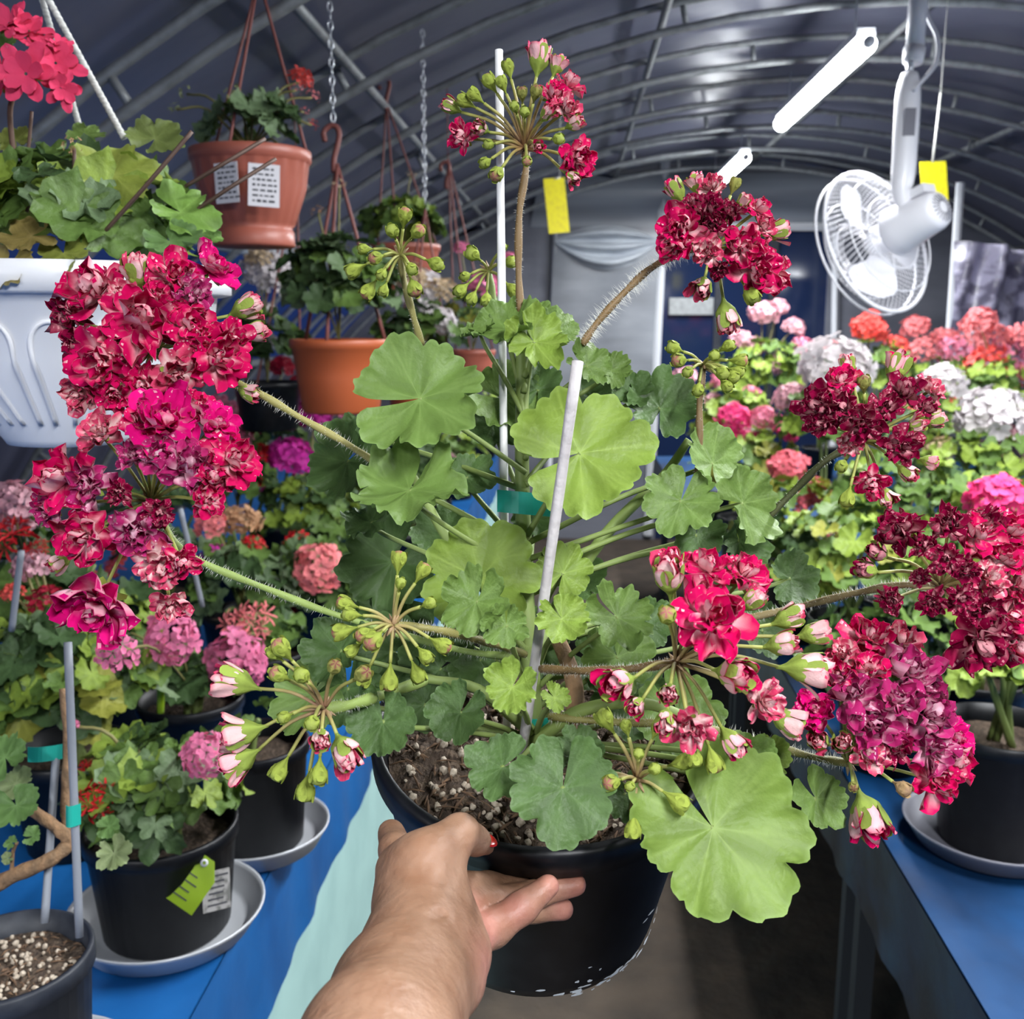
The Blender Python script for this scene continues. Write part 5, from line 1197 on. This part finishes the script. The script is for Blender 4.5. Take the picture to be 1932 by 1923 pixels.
# leaves of the basket placed by eye
for i, (px, py, d, rp, tip, b, nrm) in enumerate(((215, 330, .86, 92, 30, (0.22, 0.27, 0.045), (.1, .5, .85)), (292, 262, .93, 62, 60, (0.13, 0.17, 0.045), (.2, .3, .9)), (340, 400, .86, 76, -20, (0.15, 0.27, 0.05), (.3, .5, .8)),
     (120, 478, .80, 66, -70, (0.19, 0.22, 0.04), (0, .6, .8)), (60, 445, .80, 66, 200, (0.26, 0.20, 0.06), (-.1, .6, .8)), (10, 505, .79, 62, -110, (0.20, 0.16, 0.04), (0, .4, .9)), (320, 455, .84, 64, -60, (0.11, 0.2, 0.06), (.2, .5, .8)),
     (90, 340, .88, 44, 100, (0.28, 0.22, 0.12), (0, .3, .9)), (30, 265, .9, 44, 120, (0.20, 0.24, 0.05), (0, .3, .9)), (160, 255, .95, 40, 60, (0.14, 0.22, 0.05), (0, .5, .85)), (150, 440, .83, 44, 180, (0.34, 0.24, 0.14), (0, .6, .8)), (380, 440, .88, 48, 0, (0.12, 0.22, 0.05), (.4, .4, .8)), (8, 85, .88, 34, 90, (0.12, 0.22, 0.05), (0, .3, .9)))):
    a = math.radians(tip)
    lf = put('leaf', leaf_mesh('leaf', 4000 + i, nr=7, na=70, nl=5, lob=0.38, scal=0.09, cup=0.15, ruff=0.08, gap=0.25, base=b), r_,
        frame(P(px, py, d), camdir(*nrm), RGT * math.cos(a) + UPV * math.sin(a)) @ Matrix.Scale(rp * d / F, 4))
# its flower stalks and single coral florets
def single_floret(seed):
    q = random.Random(seed); mb = MB()
    fr, bk = (0.84, 0.075, 0.18), (0.84, 0.24, 0.36)
    for n, ln, tl in ((6, 1.0, 0.12), (5, 0.72, 0.45)):
        for k in range(n): petal(mb, q, ln * q.uniform(.85, 1.1), 0.50, tl + q.uniform(-.15, .2), 2 * math.pi * k / n + q.uniform(-.2, .2) + tl, 0.05, fr, bk, q.uniform(-.3, .3), 0.05, 5, 4, 0.12, 0.05)
    sepals(mb, q, 5, 0.5, 0.2, -0.2)
    return mb.mesh('floret', M['petal'])
SF = [single_floret(i) for i in range(3)]
fb = P(40, 225, .86)
st = spline([P(28, 400, .88), P(26, 300, .875), P(20, 200, .865), P(50, 150, .86)], 6)
fhd = put('flower_head', MB().add(*tube(st, 0.0024, 7), (0.10, 0.05, 0.03)).mesh('flower_head', M['stem']), r_)
for i, (px, py, sz, dx, dy) in enumerate(((50, 140, 58, .05, -.1), (105, 120, 52, .4, .1), (18, 45, 46, -.1, .3), (55, 60, 42, .3, .5), (115, 165, 40, .6, -.5), (5, 150, 46, -.5, -.1), (75, 90, 36, .2, .6), (110, 85, 26, .5, .6))):
    put('floret', SF[i % 3], fhd, frame(P(px, py, .85 - (0.02 if i == 0 else 0)), camdir(dx, dy, .8), Vector((RND.gauss(0, 1), RND.gauss(0, 1), 1))) @ Matrix.Scale(sz * .85 / F, 4))
for pts in ([(60, 210, .87), (52, 300, .88)], [(140, 280, .84), (142, 440, .85)], [(80, 330, .86), (50, 400, .86)], [(362, 248, .80), (280, 345, .80), (195, 440, .82)], [(500, 262, .86), (420, 310, .84), (350, 352, .85)], [(520, 300, .88), (440, 350, .86), (365, 400, .87)]):
    s = spline([P(*p) for p in pts], 6)
    put('twig', MB().add(*tube(s, 0.0017, 6), (0.09, 0.05, 0.035)).mesh('twig', M['stem']), r_)
wl = put('seed_head', BUDS[0], r_, frame(P(135, 272, .84), camdir(0, -.6, .5), UPV) @ Matrix.Scale(0.010, 4), FM['tan'])

# chains and hooks
LINK = MB()
v, f = [], []
pts = [Vector((0.0042 * math.cos(t), 0, 0.0095 * math.sin(t))) for t in [2 * math.pi * i / 14 for i in range(15)]]
LINK.add(*tube(pts, 0.0013, 6, cap=False)); LINKM = LINK.mesh('link', M['chain'])
def chain_obj(px, py0, py1, d, label, sc=1.0):
    a, b = P(px, py0, d), P(px, py1, d)
    a = Vector((b.x, b.y, roof_z(b.x) + 0.07))
    n = int((a - b).length / (0.0155 * sc))
    r = root('hanging_chain', b, label, 'chain', None)
    for i in range(n):
        put('link', LINKM, r, Matrix.Translation(a.lerp(b, i / n)) @ Matrix.Rotation((i % 2) * math.pi / 2 + 0.3, 4, 'Z') @ Matrix.Scale(sc, 4))
chain_obj(629, -120, 238, 2.15, 'zinc chain holding the hook of the orange brown hanging pot', 1.15)
chain_obj(802, 238, 392, 2.6, 'short zinc chain above the pot of white and cream flowers', 1.1)
def hook_obj(px, py, d, s, label):
    c = P(px, py, d)
    pts = [c + RGT * (x * s) + UPV * (y * s) for x, y in ((-.35, -.1), (-.4, .25), (-.15, .5), (.1, .45), (.2, .15), (.12, -.3), (0, -.8), (0, -1.3))]
    tag(put('pot_hook', MB().add(*tube(spline(pts, 5), [0.006] * 36, 8)).mesh('pot_hook', M['terra_cord'])), label, 'hook')
hook_obj(630, 262, 2.15, 0.055, 'brown plastic hook hanging from the zinc chain')
hook_obj(728, 165, 2.9, 0.05, 'brown plastic hook above the distant pot of bright green leaves')
hook_obj(842, 320, 3.1, 0.045, 'brown plastic hook above the lilac pink hanging flowers')

# ------------------------------------------------------------------ yellow sticky traps
def trap(px, py, d, w, h_, tilt, string_top, label):
    c = P(px, py, d); up = camdir(math.sin(tilt), math.cos(tilt), 0)
    o, Mx = quad('sticky_trap', c, camdir(0.1, 0, 1), up, w * d / F, h_ * d / F, 'yellow', None, 0.0012)
    tag(o, label, 'insect trap')
    if string_top:
        put('string', MB().add(*tube([c + up * (h_ * 0.48 * d / F), P(*string_top)], 0.003, 6)).mesh('string', M['rope']), o)
trap(1050, 388, 3.3, 40, 104, math.radians(-6), (1056, 335, 3.3), 'plain yellow sticky trap hanging above the post of the end wall curtain')
trap(1763, 357, 2.95, 52, 104, math.radians(-4), (1775, 175, 2.95), 'yellow sticky trap hanging on a string beside the fan motor')
st_ = P(1056, 335, 3.3)
tp = st_.copy(); tp.z = roof_z(st_.x)
tag(put('trap_wire', MB().add(*tube([st_, tp], 0.0015, 5)).mesh('trap_wire', M['rope'])), 'thin cord holding the yellow trap above the curtain', 'cord')
s2 = P(1775, 175, 2.95); tp2 = s2.copy(); tp2.z = roof_z(s2.x)
tag(put('trap_wire', MB().add(*tube([s2, tp2], 0.0012, 5)).mesh('trap_wire', M['rope'])), 'thin cord holding the yellow trap beside the fan', 'cord')

# ------------------------------------------------------------------ hanging fan
FD = 2.75
fax = camdir(-0.50, -0.20, -0.84)            # blowing direction, away from the camera
fc = P(1655, 456, FD + 0.06)                 # cage centre
fan = root('hanging_fan', fc, 'white pedestal fan hung upside down from the ridge, wire cage facing the end wall', 'fan')
FMx = frame(fc, fax, Vector((0, 0, 1)))
R = 0.205
mb = MB()
for zz, rr, w in ((0.0, R, 0.0055), (0.035, R * 0.985, 0.0035), (-0.045, R * 0.80, 0.002), (-0.055, R * 0.5, 0.002), (0.06, R * 0.7, 0.002), (0.07, R * 0.40, 0.002)):
    mb.add(*tube([(rr * math.cos(2 * math.pi * i / 48), rr * math.sin(2 * math.pi * i / 48), zz) for i in range(49)], w, 6, cap=False))
put('guard_ring', mb.mesh('guard_ring', M['fanwhite']), fan, FMx)
for nm, z1, z2, tw, sgn in (('rear_guard', -0.055, -0.02, 0.35, -1), ('front_guard', 0.07, 0.03, -0.35, 1)):
    mb = MB()
    for k in range(72):
        a = 2 * math.pi * k / 72
        pts = []
        for t in range(6):
            u = t / 5; rr = 0.055 + (R - 0.055) * u; zz = z1 * (1 - u ** 3)
            pts.append((rr * math.cos(a + tw * (1 - u)), rr * math.sin(a + tw * (1 - u)), zz))
        mb.add(*tube(pts, 0.0011, 4, cap=False))
    put(nm, mb.mesh(nm, M['fanwhite']), fan, FMx)
for k in range(3):
    a0 = 2 * math.pi * k / 3 + 0.75; v, f = [], []
    for i in range(9):
        u = i / 8; rr = 0.03 + 0.150 * u
        half = (0.20 + 0.40 * math.sin(math.pi * min(1, u * 0.80)) ) * (1 if u < 0.85 else 1 - (u - 0.85) * 3.2)
        for j in range(7):
            s = j / 6 * 2 - 1; a = a0 + half * s + 0.3 * u
            v.append((rr * math.cos(a), rr * math.sin(a), 0.020 * s * (1 - 0.3 * u)))
    for i in range(8):
        for j in range(6):
            q = i * 7 + j; f.append((q, q + 1, q + 8, q + 7))
    put('blade', mesh('blade', v, f, M['fanwhite']), fan, FMx)
v, f = lathe([(0, 0.035), (0.02, 0.033), (0.036, 0.02), (0.04, -0.02), (0.0, -0.02)], 24); put('hub', mesh('hub', v, [q for q in f if len(q) == 4], M['fanwhite']), fan, FMx)
v, f = lathe([(0, -0.215), (0.020, -0.214), (0.044, -0.208), (0.052, -0.190), (0.056, -0.150), (0.064, -0.10), (0.066, -0.062), (0.06, -0.055), (0, -0.055)], 32)
mo = put('motor', mesh('motor', v, [q for q in f if len(q) == 4], M['fanwhite']), fan, FMx)
mb = MB()
for k in range(20):
    a = 2 * math.pi * k / 20
    mb.add(*tube([(0.016 * math.cos(a), 0.016 * math.sin(a), -0.2155), (0.038 * math.cos(a), 0.038 * math.sin(a), -0.2115)], 0.0016, 4))
put('vent', mb.mesh('vent', M['greysaucer']), mo, FMx)
put('knob', MB().add(*box((0, 0.066, -0.16), (0.05, 0.022, 0.06))).mesh('knob', M['fanwhite'], False), mo, FMx)
mp = FMx @ Vector((0, 0, -0.12))
pt = P(1702, 372, FD - 0.05); pm = P(1716, 140, FD - 0.05)
cz = roof_z(pm.x)
v, f = tube(spline([mp, pt, pt.lerp(pm, 0.25), pt.lerp(pm, 0.75), pm], 4), [0.018, 0.018, 0.019, 0.020, 0.022, 0.025, 0.029, 0.031, 0.032, 0.032, 0.033, 0.033, 0.033, 0.032, 0.030, 0.026, 0.022], 16)
put('neck', mesh('neck', v, f, M['fanwhite']), fan)
ptop = pm.copy(); ptop.z = cz
put('rod', MB().add(*tube([pm, pm.lerp(ptop, 0.12)], 0.010, 10)).mesh('rod', M['chain']), fan)
pa = P(1722, 118, FD - 0.05); pb = P(1726, 92, FD - 0.05)
put('collar', MB().add(*tube([pa, pb], [0.026, 0.029], 16)).mesh('collar', M['fanwhite']), fan)
pc = pb.copy(); pc.z = cz
put('pole', MB().add(*tube([pb, pc], 0.024, 16)).mesh('pole', M['fanwhite']), fan)
s = spline([P(1724, 170, FD - 0.09), P(1765, 120, FD - 0.07), P(1768, 70, FD - 0.06), P(1748, 20, FD - 0.05), P(1745, -80, FD - 0.04)], 6)
put('cable', MB().add(*tube(s, 0.006, 8)).mesh('cable', M['fanwhite']), fan)
put('switch_panel', MB().add(*box((0, 0, 0), (0.03, 0.006, 0.07))).mesh('switch_panel', M['greysaucer'], False), fan, frame(P(1716, 230, FD - 0.086), Vector((0, 0, 1)), -FWD))
